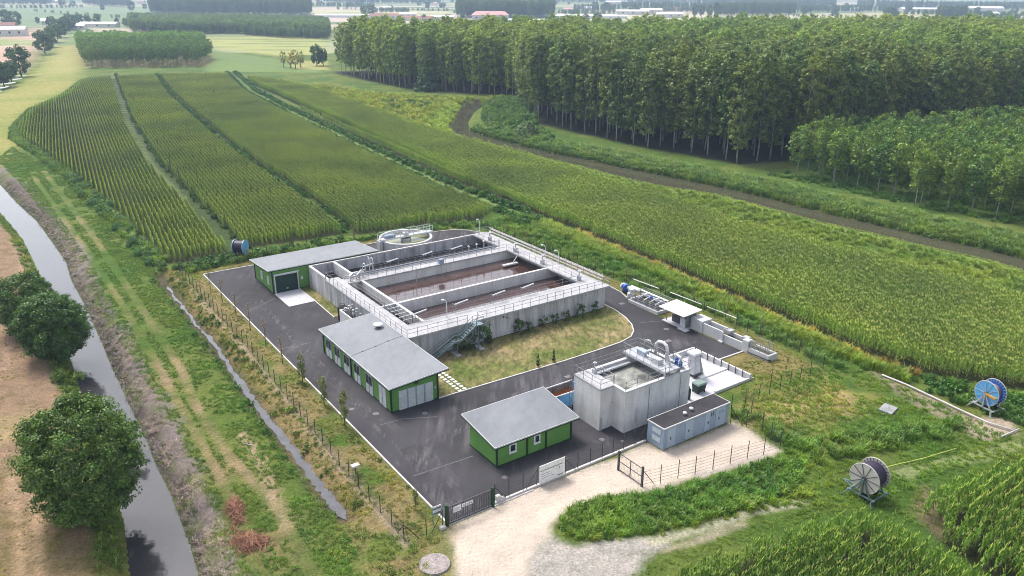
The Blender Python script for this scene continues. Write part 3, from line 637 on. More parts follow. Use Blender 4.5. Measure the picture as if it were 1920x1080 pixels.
b.tube([(15, 55.9, DZ+.35), (42.8, 55.85, DZ+.35)], .085, 8); b.tube([(15, 55.7, DZ+.12), (42.8, 55.7, DZ+.12)], .085, 8)
b.build('air_pipe', M['steel'], t)
for v in np.arange(36.5, 41.5, 1.2):
    b = MB(*o); b.bar((15.0, v, DZ-.1), (16.9, v, DZ-.1), .12); b.build('strut', M['steel'], t)
b = MB(*o)
for k in range(3): b.bar((43.6, 33.5+.0+.4*k+1.5, DZ-1.1), (37.5, 36.0+.35*k, DZ-1.2), .10)
b.build('pipe', M['steel'], t)
# hoisting frames with white bars
G1 = 'white hoisting frames along the basin walkways'
FR = [(18.0, 20.3, 56.25), (22.2, 24.5, 56.25), (28.6, 30.7, 56.25), (33.9, 36.4, 56.25), (15.6, 17.8, 35.05), (21.7, 24.2, 34.95), (27.9, 30.4, 34.95), (33.0, 35.4, 34.95)]
w = ['at the left end over the dark tank', 'second from the left over the dark tank', 'third from the left over the dark tank', 'furthest right over the dark tank', 'at the near left corner of the basin', 'above the head of the stairs', 'second from the right over the near tank', 'furthest right over the near tank']
for (a, c, v), s in zip(FR, w):
    f = fth('hoisting_frame', 'white bar on two thin posts, '+s, 'hoisting frame', a, v, DZ-.02, G1)
    for u in (a, c):
        b = MB(a, v, DZ-.02); b.tube([(u, v, DZ-.02), (u, v, DZ+1.35)], .045, 6); b.build('post', M['rail'], f)
    b = MB(a, v, DZ-.02); b.tube([(a+.35, v+.05, DZ+1.1), (c, v+.02, DZ+1.38)], .10, 8); b.tube([(a, v, DZ+1.33), (a+.5, v, DZ+1.15)], .03, 6); b.build('bar', M['white'], f)
# goosenecks
for k, (u, v, h, s) in enumerate(((17.9, 55.2, 2.2, 'shorter steel gooseneck pipe rising at the left end of the middle walkway'), (19.4, 55.9, 2.5, 'tall steel gooseneck pipe over the dark tank near the middle walkway end'), (19.9, 55.75, 2.3, 'slim steel gooseneck pipe standing beside the taller one over the dark tank'))):
    b = MB(u, v, DZ); dv = -.9 if k == 0 else .9
    b.tube([(u, v, DZ), (u, v, DZ+h-.3), (u+.1, v+dv*.3, DZ+h), (u+.1, v+dv*.8, DZ+h-.05), (u+.1, v+dv, DZ+h-.4), (u+.1, v+dv, DZ+.8)], .085, 8)
    fone('gooseneck_pipe', s, 'pipe', b, M['steel'])
# mushroom vents on the middle walkway
for k, u in enumerate((37.6, 39.2, 40.6)):
    t2 = fth('mushroom_vent', ('short mushroom vent, left of three on the middle walkway', 'middle one of three mushroom vents on the middle walkway', 'taller mushroom vent, right of three on the middle walkway')[k], 'vent', u, 56.2, DZ-.02, 'mushroom vents')
    b = MB(u, 56.2, DZ-.02); h = (.9, 1.0, 1.3)[k]; b.tube([(u, 56.2, DZ-.02), (u, 56.2, DZ+h)], .06, 8); b.build('stem', M['steel'], t2)
    b = MB(u, 56.2, DZ-.02); b.lathe([(.12, 0), (.20, .08), (.17, .2), (.05, .27)], u, 56.2, 12, DZ+h); b.build('cap', M['white'], t2, True)
# floodlight posts
G2 = 'floodlight posts on the basin'
for u, v, h, s, dx in ((20.2, 33.9, 2.6, 'white floodlight post at the near left corner of the basin', -.5), (46.3, 46.5, 2.3, 'floodlight post on the far walkway, behind the middle tank', -.6), (46.3, 43.0, 2.3, 'floodlight post on the far walkway, behind the partition wall', -.6), (44.8, 64.0, 2.7, 'tall floodlight post at the far back corner of the basin', -.4)):
    t2 = fth('floodlight_post', s, 'floodlight', u, v, DZ, G2)
    b = MB(u, v, DZ); b.tube([(u, v, DZ), (u, v, DZ+h-.4), (u+dx*.4, v, DZ+h), (u+dx, v, DZ+h+.1)], .06, 8); b.build('pole', M['white'], t2)
    b = MB(u, v, DZ); b.box(u+dx-.22, u+dx+.08, v-.16, v+.16, DZ+h+.02, DZ+h+.18, .03); b.build('lamp_head', M['white'], t2)
# wall lamp under walkway, notice on the wall
b = MB(28.0, 31.38, 2.2)
b.bar((27.6, 31.3, 2.9), (28.6, 31.0, 2.5), .05); b.bar((27.6, 31.37, 2.7), (27.6, 31.2, 3.0), .08); fone('wall_bracket', 'thin steel bracket on the basin wall under the walkway', 'bracket', b, M['dark_rail'])
b = MB(14.2, 31.38, 2.0); b.box(14.0, 14.4, 31.345, 31.385, 1.8, 2.4); fone('wall_notice', 'small white notice on the basin wall beside the stairs', 'notice', b, M['white'])
# steel stair
o = (18.5, 29.9)
t = fth('steel_stairs', 'blue grey steel staircase climbing the basin wall to the walkway', 'stairs', *o)
A0, A1, A2, A3 = (15.2, .15), (18.6, 1.9), (19.6, 1.9), (22.1, 3.55)
for v in (29.5, 30.45):
    b = MB(*o)
    for p, q in ((A0, A1), (A1, A2), (A2, A3)): b.bar((p[0], v, p[1]), (q[0], v, q[1]), .07, .26)
    b.build('stringer', M['stair'], t)
    b = MB(*o)
    for z in (1.0, .5): b.tube([(A0[0], v, A0[1]+z), (A1[0], v, A1[1]+z), (A2[0], v, A2[1]+z), (A3[0], v, A3[1]+z), (23.1, v, A3[1]+z)], .035, 6)
    for p in (A0, (16.3, .72), (17.4, 1.28), A1, A2, (20.8, 2.7), A3): b.tube([(p[0], v, p[1]), (p[0], v, p[1]+1.0)], .035, 6)
    b.build('handrail', M['stair'], t)
b = MB(*o)
for k in range(8): b.box(A0[0]+k*.425+.1, A0[0]+k*.425+.42, 29.52, 30.43, A0[1]+.15+k*.215, A0[1]+.19+k*.215)
for k in range(7): b.box(A2[0]+k*.36+.05, A2[0]+k*.36+.36, 29.52, 30.43, A2[1]+.1+k*.235, A2[1]+.14+k*.235)
b.build('tread', M['stair'], t)['kind'] = 'stuff'
b = MB(*o); b.box(18.5, 19.7, 29.45, 30.5, 1.98, 2.03); b.build('landing', M['stair'], t); b = MB(*o); b.box(22.05, 23.2, 29.45, 30.84, 3.5, 3.56); b.build('landing', M['stair'], t)
for u, h in ((19.1, 1.9), (22.4, 3.5), (23.1, 3.5)):
    b = MB(*o)
    for v in (29.55, 30.4): b.bar((u, v, .1), (u, v, h), .09)
    b.bar((u, 29.55, .25), (u, 30.4, h*.6), .05); b.build('support', M['stair'], t)
for u in (19.1, 22.75):
    b = MB(*o); b.box(u-.35, u+.35, 29.0, 30.7, .02, .2); b.build('footing', M['slab'], t)
b = MB(*o); b.rail([(22.1, 29.48, 3.56), (23.2, 29.48, 3.56)], every=1.1); b.build('landing_rail', M['stair'], t)
# barrel and valve chamber in front of the basin
t = fth('black_drum', 'black upright drum standing between the basin wall and the office roof', 'drum', 11.75, 49.2)
b = MB(11.75, 49.2); b.lathe([(.68, 0), (.7, .1), (.7, 1.95), (.6, 2.05)], 11.75, 49.2, 24); b.build('body', M['black'], t, False)
b = MB(11.75, 49.2); b.tube([(11.75+.4*cos(a), 49.2+.4*sin(a), 2.4) for a in np.linspace(0, 2*pi, 13)[:-1]], .04, 6, True)
for a in (0, 2.1, 4.2): b.tube([(11.75+.4*cos(a), 49.2+.4*sin(a), 2.0), (11.75+.4*cos(a), 49.2+.4*sin(a), 2.4)], .03, 5)
b.build('ring', M['dark_rail'], t)
o = (11.9, 45.5)
t = fth('valve_chamber', 'open concrete chamber full of upright pipes and valves behind the office', 'valve chamber', *o)
b = MB(*o)
for q in ((10.95, 12.88, 48.2, 48.4), (10.95, 11.15, 42.5, 48.19), (11.16, 12.88, 42.5, 42.7)): b.box(*q, 0, 2.0)
b.build('wall', M['pale_concrete'], t)
for k in range(9):
    u, v = 11.6+(k % 3)*.4, 47.6-(k//3)*1.3-(k % 3)*.3
    b = MB(*o); h = 2.4+.25*((k*5) % 4); b.tube([(u, v, .1), (u, v, h)], .10, 8); b.lathe([(.19, 0), (.19, .1)], u, v, 10, h-.5); b.lathe([(.17, 0), (.17, .08)], u, v, 10, h); b.build('valve_pipe', M['steel'], t)
# round clarifier
cu, cv = 34.2, 72.2
t = fth('round_clarifier', 'round concrete settling tank with greenish water and a steel bridge across', 'clarifier', cu, cv)
b = MB(cu, cv); b.lathe([(4.75, 0), (4.75, 2.7), (4.8, 2.7), (4.8, 2.9), (4.4, 2.9), (4.4, .2)], cu, cv, 64, 0, False); b.build('wall', M['white_concrete'], t)
b = MB(cu, cv); b.lathe([(4.41, 2.2), (.01, 2.2)], cu, cv, 64, 0, False); b.build('water', M['green_water'], t)
b = MB(cu, cv); b.lathe([(.95, 1.6), (.95, 2.75), (.85, 2.75), (.85, 1.6)], cu, cv, 32, 0, False); b.build('inlet_drum', M['steel'], t)
b = MB(cu, cv); b.lathe([(.84, 2.35), (.01, 2.35)], cu, cv, 24, 0, False); b.build('inlet_water', M['black_water'], t)
b = MB(cu, cv); b.box(cu-5.3, cu+5.3, cv-.55, cv+.55, 3.05, 3.2); b.build('bridge', M['steel'], t)
for v in (cv-.55, cv+.55):
    b = MB(cu, cv); b.rail([(cu-5.3, v, 3.2), (cu+5.3, v, 3.2)], every=1.3, r=.045); b.bar((cu-5.3, v, 3.1), (cu+5.3, v, 3.1), .06, .28); b.build('railing', M['white'], t)
b = MB(cu, cv); b.box(cu-.45, cu+.45, cv-.4, cv+.4, 3.2, 3.75, .06); b.lathe([(.22, 0), (.22, .45)], cu, cv, 14, 3.75); b.build('drive', M['panel'], t)
b = MB(cu, cv); b.box(cu-4.2, cu-2.2, cv-.35, cv+.35, 3.22, 3.8, .05); b.build('motor_cover', M['cabin'], t)
b = MB(cu, cv); b.box(cu-5.5, cu-4.9, cv-.6, cv+.6, 0, 3.05, .03); b.build('pier', M['white_concrete'], t)
# ------------------------------------------------------------------ small tall tank with its machinery
o = (28, 5.8); TZ = 5.05
t = fth('sludge_tank', 'tall pale concrete tank of churning grey water with a stepped corner and steel bridge', 'tank', *o)
b = MB(*o)
P = [(21.9, 4.65), (23.75, 4.65), (23.75, 2.75), (33.6, 2.75), (33.6, 9.1), (21.9, 9.1)]
I = [(24.1, 3.1), (33.25, 3.1), (33.25, 8.75), (24.1, 8.75)]
for p, q in zip(P, P[1:]+P[:1]):
    n = len(b.v); d = Vector((q[0]-p[0], q[1]-p[1])).normalized(); nn = Vector((-d.y, d.x))*.35
    b.add([(*p, 0), (*q, 0), (*q, TZ-.2), (*p, TZ-.2), (p[0]+nn.x, p[1]+nn.y, 0), (q[0]+nn.x, q[1]+nn.y, 0), (q[0]+nn.x, q[1]+nn.y, TZ-.2), (p[0]+nn.x, p[1]+nn.y, TZ-.2)], [(0, 1, 2, 3), (5, 4, 7, 6), (3, 2, 6, 7)])
b.build('wall', M['pale_concrete'], t)
b = MB(*o)
for q in ((23.7, 33.65, 2.7, 3.12), (23.7, 33.65, 8.72, 9.15), (33.2, 33.65, 3.121, 8.719), (23.7, 24.1, 3.121, 8.719)): b.box(*q, TZ-.2, TZ, .02)
b.build('coping', M['white_concrete'], t)
b = MB(*o); b.box(21.85, 23.69, 4.6, 9.15, TZ-.2, TZ+.02, .02); b.build('corner_deck', M['deck'], t)
b = MB(*o); b.sheet(I, 4.25); b.build('churned_water', M['foam_water'], t)
b = MB(*o); b.box(23.76, 24.1, 3.1, 8.75, 3, TZ-.21); b.build('inner_wall', M['pale_concrete'], t)
b = MB(*o); b.box(24.11, 29.6, 8.2, 8.7, 4.55, 4.75); b.box(24.11, 29.6, 3.13, 3.5, 4.35, 4.5); b.build('overflow_trough', M['steel'], t)
for L in ([(21.95, 9.05), (21.95, 4.72), (23.7, 4.72)], [(23.8, 2.82), (33.5, 2.82), (33.5, 5.4)], [(21.95, 9.05), (23.4, 9.05), (24.6, 9.0)], [(24.0, 4.9), (24.0, 8.4)], [(24.2, 9.05), (29.4, 9.05)]):
    b = MB(*o); b.rail([(*p, TZ) for p in L], r=.035); b.build('railing', M['rail'], t)
b = MB(*o)
for u in (21.5, 21.85): b.tube([(u, 9.3, .2), (u, 9.3, TZ+1.1)], .035, 6)
for k in range(20): b.tube([(21.5, 9.3, .4+k*.28), (21.85, 9.3, .4+k*.28)], .02, 5)
b.build('ladder', M['rail'], t)
b = MB(*o)
b.tube([(23.9, 8.0, TZ), (23.9, 8.0, TZ+1.4)], .07, 8); b.lathe([(.22, 1.25), (.22, 1.32)], 23.9, 8.0, 12, TZ); b.box(23.7, 24.1, 7.8, 8.2, TZ, TZ+.5); b.build('sluice_drive', M['steel'], t)
b = MB(*o); b.tube([(22.1, 4.5, .02), (22.1, 4.5, 1.5), (22.1, 4.62, 1.6)], .07, 8); b.build('drain_pipe', M['steel'], t)
b = MB(*o); b.tube([(25.3, 2.6, 2.75), (25.3, 2.5, 2.6), (25.3, 2.5, 1.2), (25.3, 2.55, 1.0)], .07, 8); b.build('overflow_pipe', M['steel'], t)
b = MB(*o); b.tube([(27.2, 2.65, .05), (27.2, 2.65, 4.8)], .03, 6); b.tube([(32.0, 2.65, .05), (32.0, 2.65, 4.8)], .03, 6); b.build('cable_duct', M['rail'], t)
# bridge
o2 = (30.7, 6.0)
t = fth('service_bridge', 'galvanised service bridge with machinery spanning the tall grey water tank', 'bridge', *o2, TZ)
b = MB(*o2, TZ); b.box(29.6, 31.9, 2.75, 9.6, 5.55, 5.63); b.build('grating', M['steel'], t)
for u in (29.6, 31.9):
    b = MB(*o2, TZ); b.bar((u, 2.7, 5.45), (u, 9.65, 5.45), .10, .18); b.build('girder', M['steel'], t)
    b = MB(*o2, TZ); b.rail([(u, 2.8, 5.63), (u, 9.6, 5.63)], every=1.1, r=.03, rails=(1.1, .6)); b.build('railing', M['rail'], t)
b = MB(*o2, TZ); b.rail([(29.6, 9.6, 5.63), (31.9, 9.6, 5.63)], every=1.1, r=.04); b.build('end_railing', M['rail'], t)
for v in (2.9, 9.0):
    b = MB(*o2, TZ); b.box(29.55, 29.7, v-.08, v+.08, TZ+.01, 5.3); b.box(31.8, 31.95, v-.08, v+.08, TZ+.01, 5.3); b.build('foot', M['steel'], t)
b = MB(*o2, TZ); b.box(30.4, 31.1, 6.9, 8.2, 5.65, 6.3, .08); b.build('machine', M['cabin_door'], t)
b = MB(*o2, TZ); b.box(30.2, 30.9, 4.4, 5.5, 5.65, 6.3, .06); b.tube([(30.5, 5.6, 6.0), (30.5, 6.55, 6.0)], .16, 10); b.build('motor', M['steel'], t)
b = MB(*o2, TZ)
for k in range(5): b.tube([(31.0+.15*k, 3.4+k*.35, 5.65), (31.0+.15*k, 3.4+k*.35, 6.5+.15*(k % 3))], .06, 8)
b.build('valve_pipe', M['steel'], t)
b = MB(*o2, TZ); [b.bar((32.0, 5.6+.3*k, 5.7), (32.0, 5.6+.3*k, 6.9), .025) for k in range(12)]; [b.bar((32.0, 5.6, z), (32.0, 8.9, z), .03) for z in (5.75, 6.3, 6.88)]; b.build('mesh_guard', M['rail'], t)
# pumps and arched pipe at the tank's right end
t = fth('blue_valve_set', 'blue valves on white pipes at the right end of the tall tank', 'valve set', 32.8, 3.8, TZ)
for k, v in enumerate((3.5, 4.4)):
    b = MB(32.8, 3.8, TZ); b.lathe([(.16, .0), (.22, .12), (.22, .75), (.14, .9)], 32.7+.3*k, v, 14, TZ); b.build('valve', M['blue'], t)
b = MB(32.8, 3.8, TZ); b.tube([(32.7, 3.5, TZ+.85), (32.7, 3.5, TZ+1.3), (32.9, 4.4, TZ+1.3), (33.0, 4.4, TZ+.85)], .13, 10); b.build('pipe', M['white'], t)
b = MB(33.0, 6.2, TZ); b.tube([(32.9, 7.6, TZ), (32.9, 7.6, TZ+1.4), (32.9, 7.2, TZ+1.85), (32.9, 6.5, TZ+1.95), (32.9, 6.0, TZ+1.75), (32.9, 5.8, TZ+1.3), (32.9, 5.8, TZ)], .19, 12)
fone('arched_pipe', 'thick white arched pipe on the right rim of the tall tank', 'pipe', b, M['white'], None, True)
b = MB(32.4, 8.5, TZ); b.tube([(32.4, 8.9, TZ), (32.4, 8.9, TZ+1.5), (32.4, 8.2, TZ+1.7), (32.4, 7.9, TZ+1.3)], .12, 10)
fone('vent_pipe', 'thinner bent steel pipe behind the thick white arched pipe', 'pipe', b, M['steel'], None, True)
# bay with low walls
o = (39.5, 8)
t = fth('loading_bay', 'bright concrete loading bay with low walls and dark posts beside the tall tank', 'loading bay', *o)
b = MB(*o); b.box(33.65, 45.1, 3.3, 12.5, 0, .12); b.build('floor', M['slab'], t)
b = MB(*o); b.box(40.2, 44.9, 6.6, 7.3, .121, .30, .03); b.box(37.5, 42.5, 9.1, 9.5, .121, .3, .03); b.build('raised_strip', M['bright'], t)
for q in ((44.95, 45.25, 3.15, 12.75), (38.9, 44.94, 3.15, 3.42), (36.0, 44.94, 12.48, 12.75)):
    b = MB(*o); b.box(*q, 0, .85 if q[0] != 38.9 else .35, .02); b.build('wall', M['white_concrete'], t)
for v in (4.2, 5.3, 6.4, 7.6, 8.8, 9.9, 11.0, 12.0):
    b = MB(*o); b.bar((44.85, v, .12), (44.85, v, 1.15), .09); b.build('post', M['dark_rail'], t)
t = fth('screening_machine', 'upright grey screening machine with a white cap standing in the loading bay', 'machine', 40.2, 7.9)
b = MB(40.2, 7.9); b.hexa([(39.6, 7.3, .5), (40.7, 7.3, .5), (40.7, 8.4, .5), (39.6, 8.4, .5)], [(39.45, 7.35, 3.2), (40.35, 7.35, 3.2), (40.35, 8.35, 3.2), (39.45, 8.35, 3.2)]); b.build('body', M['steel'], t)
b = MB(40.2, 7.9); b.box(39.3, 40.5, 7.2, 8.5, 3.2, 3.5, .06); b.build('cap', M['bright'], t)
b = MB(40.2, 7.9); b.hexa([(40.7, 7.4, .4), (41.5, 7.4, .12), (41.5, 8.3, .12), (40.7, 8.3, .4)], [(40.4, 7.4, 2.9), (40.5, 7.4, 2.9), (40.5, 8.3, 2.9), (40.4, 8.3, 2.9)]); b.build('chute', M['rail'], t)
b = MB(40.2, 7.9); b.box(39.5, 40.8, 7.2, 7.3, .12, .6); b.box(39.5, 40.8, 8.4, 8.5, .12, .6); b.build('stand', M['dark_rail'], t)
b = MB(40.2, 7.9)
for z in (1.2, 1.9, 2.6): b.box(39.7, 40.2, 7.285, 7.36, z, z+.4)
b.build('hatch', M['panel'], t)
t = fth('refuse_bin', 'dark green wheeled refuse bin with a pale lid in the loading bay', 'bin', 37.5, 4.6, .12)
b = MB(37.5, 4.6, .12); b.hexa([(36.9, 4.15, .3), (38.1, 4.15, .3), (38.1, 5.05, .3), (36.9, 5.05, .3)], [(36.8, 4.05, 1.25), (38.2, 4.05, 1.25), (38.2, 5.15, 1.25), (36.8, 5.15, 1.25)]); b.build('body', M['bin'], t)
b = MB(37.5, 4.6, .12); b.hexa([(36.74, 3.98, 1.26), (38.26, 3.98, 1.26), (38.26, 5.2, 1.26), (36.74, 5.2, 1.26)], [(36.85, 4.1, 1.42), (38.15, 4.1, 1.42), (38.15, 5.1, 1.42), (36.85, 5.1, 1.42)]); b.build('lid', M['bin_lid'], t)
for u in (36.95, 38.05):
    for v in (4.2, 5.0):
        b = MB(37.5, 4.6, .12); b.disc((u, v, .25), (1, 0, 0), .02, .13, .08, 14); b.build('wheel', M['black'], t)
b = MB(35.2, 4.0, .12); b.box(34.9, 35.3, 3.85, 4.15, .12, 1.5, .04); b.tube([(35.1, 4.0, 1.5), (35.1, 4.0, 1.8)], .06, 8)
fone('pump_unit', 'narrow dark pump cabinet in front of the tall tank wall', 'pump', b, M['bin'])
b = MB(36.0, 11.9, .12); b.box(35.4, 38.0, 11.85, 12.0, .12, 2.3, .02)
fone('screen_wall', 'tall white screen panel at the back of the loading bay', 'panel', b, M['bright'])
# open skip
o = (21.9, 11.6)
t = fth('open_skip', 'open steel skip, blue outside and rusty orange within, behind the green hut', 'skip', *o)
b = MB(*o)
b.box(19.4, 24.6, 10.35, 10.43, .3, 2.0); b.box(19.4, 19.48, 10.431, 12.6, .3, 2.0); b.box(24.52, 24.6, 10.431, 12.6, .3, 2.0); b.box(19.4, 24.6, 12.601, 12.68, .3, 2.0); b.build('body', M['light_blue'], t)
b = MB(*o); b.box(19.49, 24.51, 12.5, 12.6, .4, 1.95); b.build('lining', M['rust'], t)
b = MB(*o); b.box(19.49, 24.51, 10.44, 12.49, .35, .55); b.hexa([(19.5, 11.3, .56), (24.5, 11.3, .56), (24.5, 12.48, .56), (19.5, 12.48, .56)], [(19.5, 12.3, 1.2), (24.5, 12.3, 1.2), (24.5, 12.48, 1.3), (19.5, 12.48, 1.3)]); b.build('load', M['orange'], t)
b = MB(*o)
for q in (((19.4, 10.39, 2.03), (24.6, 10.39, 2.03)), ((19.4, 12.64, 2.03), (24.6, 12.64, 2.03))): b.bar(*q, .12)
b.build('rim', M['roof_edge'], t)
# prefabricated cabin
o = (29.8, -.95)
t = fth('electrical_cabin', 'long low blue grey cabin with a black felt roof and two small roof vents', 'cabin', *o)
b = MB(*o); b.box(24.78, 34.82, -2.12, .22, .1, 2.5); b.build('wall', M['cabin'], t)
b = MB(*o); b.box(24.7, 34.9, -2.2, .3, 2.5, 2.62); r = b.build('roof', M['roof_edge'], t)
b = MB(*o); b.box(24.8, 34.8, -2.1, .2, 2.6, 2.635); b.build('felt', M['felt'], r)
for k, (u, v) in enumerate(((28.6, -1.35), (29.9, -1.05))):
    b = MB(*o); b.lathe([(.12, 0), (.12, .2), (.24, .22), (.22, .34), (.05, .42)], u, v, 16, 2.63); b.build('roof_vent', M['white'], r, True)
b = MB(*o); b.box(24.85, 34.75, -2.05, .15, 0, .1); b.build('plinth', M['slab'], t)
for u0, u1, m in ((25.3, 26.5, 'cabin_door'), (28.0, 29.2, 'cabin_door'), (31.0, 31.75, 'cabin_door'), (32.7, 34.2, 'cabin_door')):
    b = MB(*o); b.box(u0, u1, -2.16, -2.121, .15, 2.4); d = b.build('door', M[m], t)
    b = MB(*o); b.box(u0+.45, u0+.6, -2.19, -2.161, 1.0, 1.3); b.build('handle', M['dark_rail'], d)
for u in (31.9, 32.2):
    b = MB(*o); b.box(u, u+.12, -2.15, -2.121, 1.75, 2.2); b.build('warning_mark', M['dark_rail'], t)
for u in (33.2, 33.7):
    b = MB(*o); b.box(u, u+.22, -2.175, -2.161, 1.7, 2.05); b.build('louvre', M['cabin'], t)
for z in (.7, 1.65):
    b = MB(*o); b.box(24.73, 24.779, -1.75, -.5, z, z+.55); g = b.build('vent_grille', M['cabin_door'], t)
    b = MB(*o)
    for k in range(5): b.box(24.715, 24.732, -1.7, -.55, z+.06+k*.095, z+.11+k*.095)
    b.build('louvre', M['panel'], g)

# ------------------------------------------------------------------ inlet channel along the right edge
o = (52, 12)
t = fth('inlet_channel', 'low white concrete channel of stepped walls and boxes along the yard edge', 'channel', *o)
for n, q, h in (('chamber', (51.0, 53.0, 16.45, 18.6), 1.75), ('end_chamber', (51.05, 52.0, 8.5, 9.5), 1.7)):
    b = MB(*o); b.box(*q, 0, h, .04); b.build(n, M['white_concrete'], t)
for q, h in (((51.12, 51.35, 13.0, 16.44), 1.5), ((52.6, 52.85, 13.0, 16.44), 1.5), ((51.12, 51.35, 9.51, 12.99), 1.15), ((52.6, 52.85, 8.9, 12.99), 1.15)):
    b = MB(*o); b.box(*q, 0, h, .02); b.build('wall', M['white_concrete'], t)
b = MB(*o); b.sheet([(51.36, 9.6), (52.59, 9.6), (52.59, 16.4), (51.36, 16.4)], .7); b.build('water', M['river_water'], t)
b = MB(*o); b.box(50.7, 51.11, 12.55, 13.3, 0, .18); b.box(50.95, 51.11, 12.7, 13.0, .18, 1.5); b.build('pillar', M['white_concrete'], t)
b = MB(*o); b.box(52.0, 53.0, 12.4, 13.2, 1.15, 1.5, .03); b.build('cover', M['deck'], t)
b = MB(*o)
for u in (51.4, 52.1): b.tube([(u, 12.9, 1.1), (u, 12.9, 1.9)], .05, 6)
b.build('gate_stem', M['steel'], t)
b = MB(*o)
for q in ((51.1, 51.35, 5.2, 8.49), (52.65, 52.9, 5.2, 8.49), (51.36, 52.64, 5.2, 5.45)): b.box(*q, 0, .85)
b.build('outlet_trough', M['white_concrete'], t)
b = MB(*o); b.sheet([(51.36, 5.46), (52.64, 5.46), (52.64, 8.4), (51.36, 8.4)], .55); b.build('outlet_water', M['river_water'], t)
b = MB(*o); b.rail([(51.2, 8.4, .85), (51.2, 5.9, .85), (52.8, 5.9, .85), (52.8, 8.4, .85)], every=.8, r=.04); b.build('railing', M['rail'], t)
b = MB(*o); b.tube([(51.3, 9.0, .2), (50.98, 8.4, .25), (51.0, 5.2, .3), (51.3, 4.95, .3), (51.6, 5.1, .1)], .06, 6); b.build('hose', M['black'], t)
b = MB(*o); b.box(52.2, 53.0, 9.6, 10.5, 1.15, 1.45, .04); b.build('hatch', M['deck'], t)
o = (51.0, 20.4)
t = fth('pump_shelter', 'small white roofed shelter with grey boarded side beside the inlet channel', 'shelter', *o)
b = MB(*o); b.hexa([(48.85, 18.0, 2.35), (52.45, 18.0, 2.6), (52.45, 22.9, 2.6), (48.85, 22.9, 2.35)], [(48.85, 18.0, 2.45), (52.45, 18.0, 2.7), (52.45, 22.9, 2.7), (48.85, 22.9, 2.45)]); b.build('roof', M['bright'], t)
b = MB(*o); b.box(49.7, 52.6, 18.4, 22.9, 0, .15); b.box(49.3, 50.2, 17.9, 19.5, 0, .13); b.build('base', M['slab'], t)
b = MB(*o)
for k in range(14): b.box(50.25+k*.145, 50.25+k*.145+.12, 18.75, 18.80, .15, 2.4)
b.box(50.22, 52.3, 18.80, 18.84, .15, 2.4)
b.build('side_boarding', M['rail'], t)
b = MB(*o); b.box(52.3, 52.4, 18.8, 22.5, .15, 2.5); b.build('back_wall', M['rail'], t)
for u, v in ((50.2, 18.75), (50.2, 22.5)):
    b = MB(*o); b.bar((u, v, .15), (u, v, 2.42), .1); b.build('post', M['rail'], t)
b = MB(*o); b.box(50.6, 51.6, 19.6, 21.8, .15, 1.2, .05); b.build('pump', M['dark_rail'], t)
b = MB(*o); b.box(50.15, 50.3, 18.85, 19.8, .15, 1.5); b.build('panel', M['panel'], t)
o = (52.6, 29.5)
t = fth('pump_pit', 'railed pump pit with pipes and a white kerb beside the shelter', 'pump pit', *o)
b = MB(*o)
for q in ((50.6, 50.95, 25.0, 31.0), (50.6, 54.5, 24.7, 24.99), (54.15, 54.5, 25.0, 31.8), (50.96, 54.14, 31.0, 31.3)): b.box(*q, 0, .45)
b.build('kerb_wall', M['white_concrete'], t)
b = MB(*o); b.sheet([(50.9, 25), (54.2, 25), (54.2, 31), (50.9, 31)], .06); b.build('floor', M['felt'], t)
for L in ([(50.8, 30.9), (50.8, 24.85), (54.3, 24.85)], [(54.3, 25.0), (54.3, 31.1), (51, 31.1)]):
    b = MB(*o); b.rail([(*p, .45) for p in L], every=1.2, r=.045, rails=(1.1, .8, .5, .2)); b.build('railing', M['rail'], t)
b = MB(*o)
for k in range(4): b.tube([(51.4, 26+k*1.2, .3), (51.4, 26+k*1.2, 1.0), (52.2, 26+k*1.2, 1.2), (53.6, 26+k*1.2, 1.2)], .12, 8)
b.tube([(53.6, 25.5, 1.2), (53.6, 33.5, 1.2)], .18, 10); b.build('pipe', M['steel'], t)
for k in range(3):
    b = MB(*o); b.lathe([(.16, 0), (.22, .1), (.2, .4), (.1, .5)], 52.3, 26.6+1.2*k, 12, 1.2); b.build('valve', M['blue'] if k == 1 else M['white'], t)
t = fth('blue_motor', 'round blue motor on a white pipe at the end of the pump pit', 'motor', 53.2, 34.0)
b = MB(53.2, 34.0); b.disc((53.0, 34.2, .95), (.35, .9, .1), .02, .55, .5, 24); b.build('motor', M['blue'], t)
b = MB(53.2, 34.0); b.disc((52.9, 34.6, 1.0), (.35, .9, .1), .1, .56, .22, 24); b.build('cowl', M['white'], t)
b = MB(53.2, 34.0); b.tube([(53.1, 33.9, .95), (53.5, 32.9, .95), (53.6, 31.4, 1.05)], .3, 12); b.build('pipe', M['white'], t)
b = MB(53.2, 34.0); b.box(52.7, 53.3, 33.6, 34.6, 0, .45); b.build('foot', M['dark_rail'], t)
b = MB(52.3, 32.6); b.lathe([(.5, 0), (.55, .2), (.5, .8), (.2, .95)], 52.2, 32.2, 16); b.box(52.0, 52.8, 31.9, 32.6, .95, 1.4, .04); fone('pipe_housing', 'pale lumpy pipe housing between the blue motor and the pump pit', 'housing', b, M['panel'])
# long white pipes lying behind the right fence, kerb boards
for k, (a, c) in enumerate((((56.2, 36), (56.5, 30.5)), ((56.8, 28.2), (57.0, 22)), ((57.0, 21.0), (57.1, 15.5)))):
    b = MB(*a, .5); b.tube([(*a, 1.15), (*c, 1.15)], .06, 6)
    fone('fence_rail', ('pale rail on the right fence behind the pump pit', 'pale rail on the right fence behind the white shelter', 'pale rail on the right fence behind the inlet channel')[k], 'rail', b, M['bright'])
b = MB(54.2, 14); b.box(54.0, 54.3, 12.2, 14.8, 0, .3); fone('concrete_beam', 'loose concrete beam lying in the grass behind the inlet channel', 'beam', b, M['kerb'])

